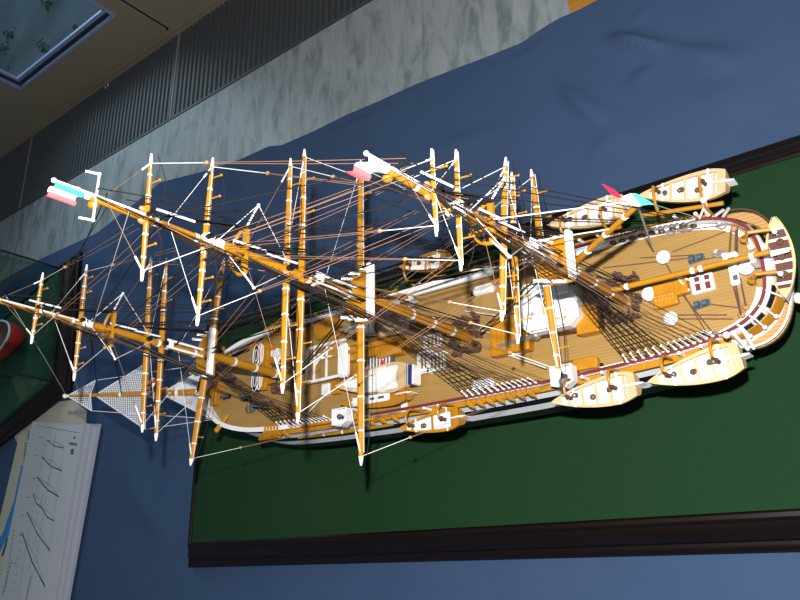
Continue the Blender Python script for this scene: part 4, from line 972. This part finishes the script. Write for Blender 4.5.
# port side: yellow chest by the rail, hexagonal searchlight platforms
fit('deck_chest', 578, 364.5, (4.4, 1.3, 1.1), YEL, bev=.2); 
fit('black_fitting', 598, 365, (1.1, .4, .3), BLK)
def platform(px, py, r, s=-1):
    c = on_deck(px, py, 2.6); z = c.z; mb = MB()
    pts = [(c.x-r, c.y+r*.9), (c.x+r, c.y+r*.9), (c.x+r, c.y-r*.55), (c.x+r*.2, c.y-r*1.05), (c.x-r, c.y-r*.75)]
    mb.loft([[(x, y, z+1.4) for x, y in pts], [(x, y, z+2.8) for x, y in pts]], closed=True)
    mb.add([(x, y, z+2.0) for x, y in pts], [tuple(range(5))]); mb.tube([(x, y, z+2.8) for x, y in pts+[pts[0]]], .1, 5); mb.tube([(c.x, c.y, z-.5), (c.x, c.y, z+1.9)], .35, 8)
    o = mb.build('bridge_wing', WHT, ship, smooth=False); mb = MB(); mb.ball((c.x-.2, c.y+.1, z+2.5), .42).tube([(c.x-.2, c.y+.1, z+2.5), (c.x+.5, c.y-.1, z+2.6)], .25, 8); mb.build('searchlight', GRY, o)
platform(562, 376, 1.25); platform(340, 417, 1.25)
# poop: skylights, domes, benches, boom crutch, steering gear, winch
o, c = fit('wooden_skylight', 664, 297.5, (2.6, 1.9, .9), YEL, bev=.15, rz=.05)
fit('wooden_skylight', 666, 287, (3.0, 1.2, 1.0), YEL, bev=.1, rz=.08); fit('wooden_skylight', 680, 285, (1.4, 1.9, 1.0), YEL, bev=.1, rz=.05)
mb = MB()
for i in range(6):
    for j in range(3): mb.ball((c.x-.9+i*.36, c.y-.2+j*.4, c.z+.92), .09, 6, 4)
mb.build('skylight_studs', CREAM, o)
for px, py, r in ((649, 293.5, .82), (670.5, 318.5, .74), (663, 257, .74), (746, 267, .78)):
    c = on_deck(px, py, .8); mb = MB(); mb.lathe((c.x, c.y, c.z), [(r*.7, 0), (r*.75, .4), (r, .6), (r, .85), (r*.7, 1.1), (.02, 1.2)], 20); o = mb.build('ventilator_dome', WHT, ship)
o, c = fit('poop_skylight', 702, 283, (2.3, 1.9, .5), WHT, bev=.05, rz=.05)
for dx, dy in ((-.45, -.1), (.55, -.1), (-.45, .75), (.55, .75)):
    mb = MB(); mb.box((c.x+dx, c.y+dy-.25, c.z+.53), (.5, .75 if dy < 0 else .5, .08), rz=.05); mb.build('maroon_pane', MAR, o, smooth=False)
mb = MB(); mb.tube([c+Vector((-1.3, -.6, .7)), c+Vector((-2.3, 1.2, .9))], .12, 5).tube([c+Vector((-1.0, .5, .7)), c+Vector((-2.3, 1.2, .9))], .12, 5); mb.build('skylight_stay', WHT, o)
for px, py in ((696, 258.5), (701.5, 304)):
    o, c = fit('deck_winch', px, py, (1.7, .75, .25), GRY, bev=.1, rz=.1); mb = MB(); 
    for d in (-.4, .4): mb.tube([c+Vector((d-.25, 0, .5)), c+Vector((d+.25, 0, .5))], .34, 10)
    mb.build('winch_drum', GRY, o)
o, c = fit('steering_gear', 733, 269.5, (.85, 3.2, .9), WHT, bev=.1)
mb = MB(); mb.box(c+Vector((0, 1.2, 1.1)), (1.4, 1.0, .5), bev=.15); mb.ball(c+Vector((-.5, 1.5, 1.4)), .3).ball(c+Vector((.6, 1.2, 1.5)), .3).ball(c+Vector((.2, .3, 1.2)), .3); mb.build('gear_block', WHT, o); mb = MB(); mb.box(c+Vector((.1, -.9, .95)), (.45, .5, .12)); mb.box(c+Vector((.1, .9, 1.38)), (.5, .4, .1)); mb.build('gear_plate', GRY, o, smooth=False)
for (a, b) in (((731, 230), (729, 258)), ((736, 230), (735, 258)), ((737.5, 228), (737, 256)), ((732, 280), (741, 315)), ((740, 278), (746, 306)), ((735, 280), (741, 313))):
    A, B = on_deck(*a, .5), on_deck(*b, .9); A.z += .5; B.z += .9; line('steering_tackle', A, B, .09, RPD, ship)
for px, py in ((741.5, 315), (746, 307), (734, 229)):
    c = on_deck(px, py, .4); mb = MB(); mb.ball(c+Vector((0, 0, .4)), .38); mb.tube([c, c+Vector((0, 0, .4))], .2, 6); mb.build('tackle_block', BLKW, ship)
mb = MB(); mb.box((35.0, 0, zr(35)+.9), (.5, 1.0, 1.8)); mb.build('boom_crutch', WHT, ship, smooth=False)
for a, b in (((695, 255), (640, 258)), ((724, 225), (600, 242)), ((725, 232), (672, 252)), ((670, 315), (727, 315)), ((672, 319), (733, 319)), ((708, 304), (740, 308)), ((603, 268), (690, 258)), ((690, 262), (735, 254))):
    A, B = on_deck(*a, .12), on_deck(*b, .12); A.z += .14; B.z += .14; line('deck_line', A, B, .06, RPD, ship)
for px, py in ((671, 231), (683, 228), (689, 227), (722, 225), (718, 253.5), (713, 335)):
    c = on_deck(px, py, .3); mb = MB(); mb.tube([c+Vector((-.6, 0, .3)), c+Vector((.6, .1, .3))], .18, 6); mb.ring(c+Vector((0, 0, .25)), .4, .1, 10, 5); mb.build('deck_cleat', SIL, ship)
# boom sheets and white struts at the quarters
for a, b, in (((662, 257), (705, 330)), ((676, 286), (713, 333))):
    A, B = on_deck(*a, .8), on_deck(*b, .3); A.z += .8; B.z += .3; line('boom_sheet', A, B, .06, RPD, ship)
for s in (1, -1):
    x = 31.2; mb = MB(); mb.tube([(x, s*6.5, zr(x)), (x+.4, s*7.1, zr(x)+2.4)], .28, 6).ball((x+.4, s*7.1, zr(x)+2.4), .36); mb.tube([(x-.9, s*6.3, zr(x)), (x+.2, s*6.9, zr(x)+1.5)], .12, 5); mb.build('quarter_post', WHT, ship)
    for dx in (0, .9): line('quarter_strut', (x+.3+dx, s*(hb(x+.3+dx)+.3), zr(x)-.4), (x+1.0+dx*.6, s*(7.6), ZG+.9), .17, WHT, ship, n=6)
    mb = MB(); mb.ball((37.2, s*3.0, ZG-.6), .6, sc=(.8, 1, .8)); mb.build('stern_lamp', WHT, ship)
# white bracing lines
for a, b in (((465, 311), (495, 315)), ((505, 354), (546, 368)), ((480, 330), (507, 338)), ((327, 393), (303, 418))):
    A, B = on_deck(*a, .6), on_deck(*b, 1.6); A.z += .6; B.z += 1.6; line('guy_line', A, B, .08, RPW, ship)


# ================================================================== LIGHT
sc = bpy.context.scene
sc.view_settings.view_transform = 'Standard'; sc.view_settings.look = 'None'; sc.view_settings.gamma = 1; sc.view_settings.exposure = 0
sc.view_settings.use_curve_mapping = False
w = bpy.data.worlds.new('world'); sc.world = w; w.use_nodes = True
w.node_tree.nodes['Background'].inputs[0].default_value = (.62, .78, 1, 1); w.node_tree.nodes['Background'].inputs[1].default_value = .15
fl_ = bpy.data.lights.new('camera_flash', 'POINT'); fl_.energy = 64; fl_.shadow_soft_size = .008; fl_.color = (1, .96, .9)
flo = bpy.data.objects.new('camera_flash', fl_); col.objects.link(flo)
flo.location = (CP+RC@Vector((-2, 8.5, 1)))*S
su = bpy.data.lights.new('window_daylight', 'AREA'); su.shape = 'RECTANGLE'; su.size = 1.6; su.size_y = .9; su.energy = 38; su.color = (.75, .88, 1)
suo = bpy.data.objects.new('window_daylight', su); col.objects.link(suo); suo.location = (-1.4, 1.9, 1.3)
suo.rotation_euler = (Vector((-.6, -.2, 0))-Vector((-1.4, 1.9, 1.3))).to_track_quat('-Z', 'Y').to_euler()
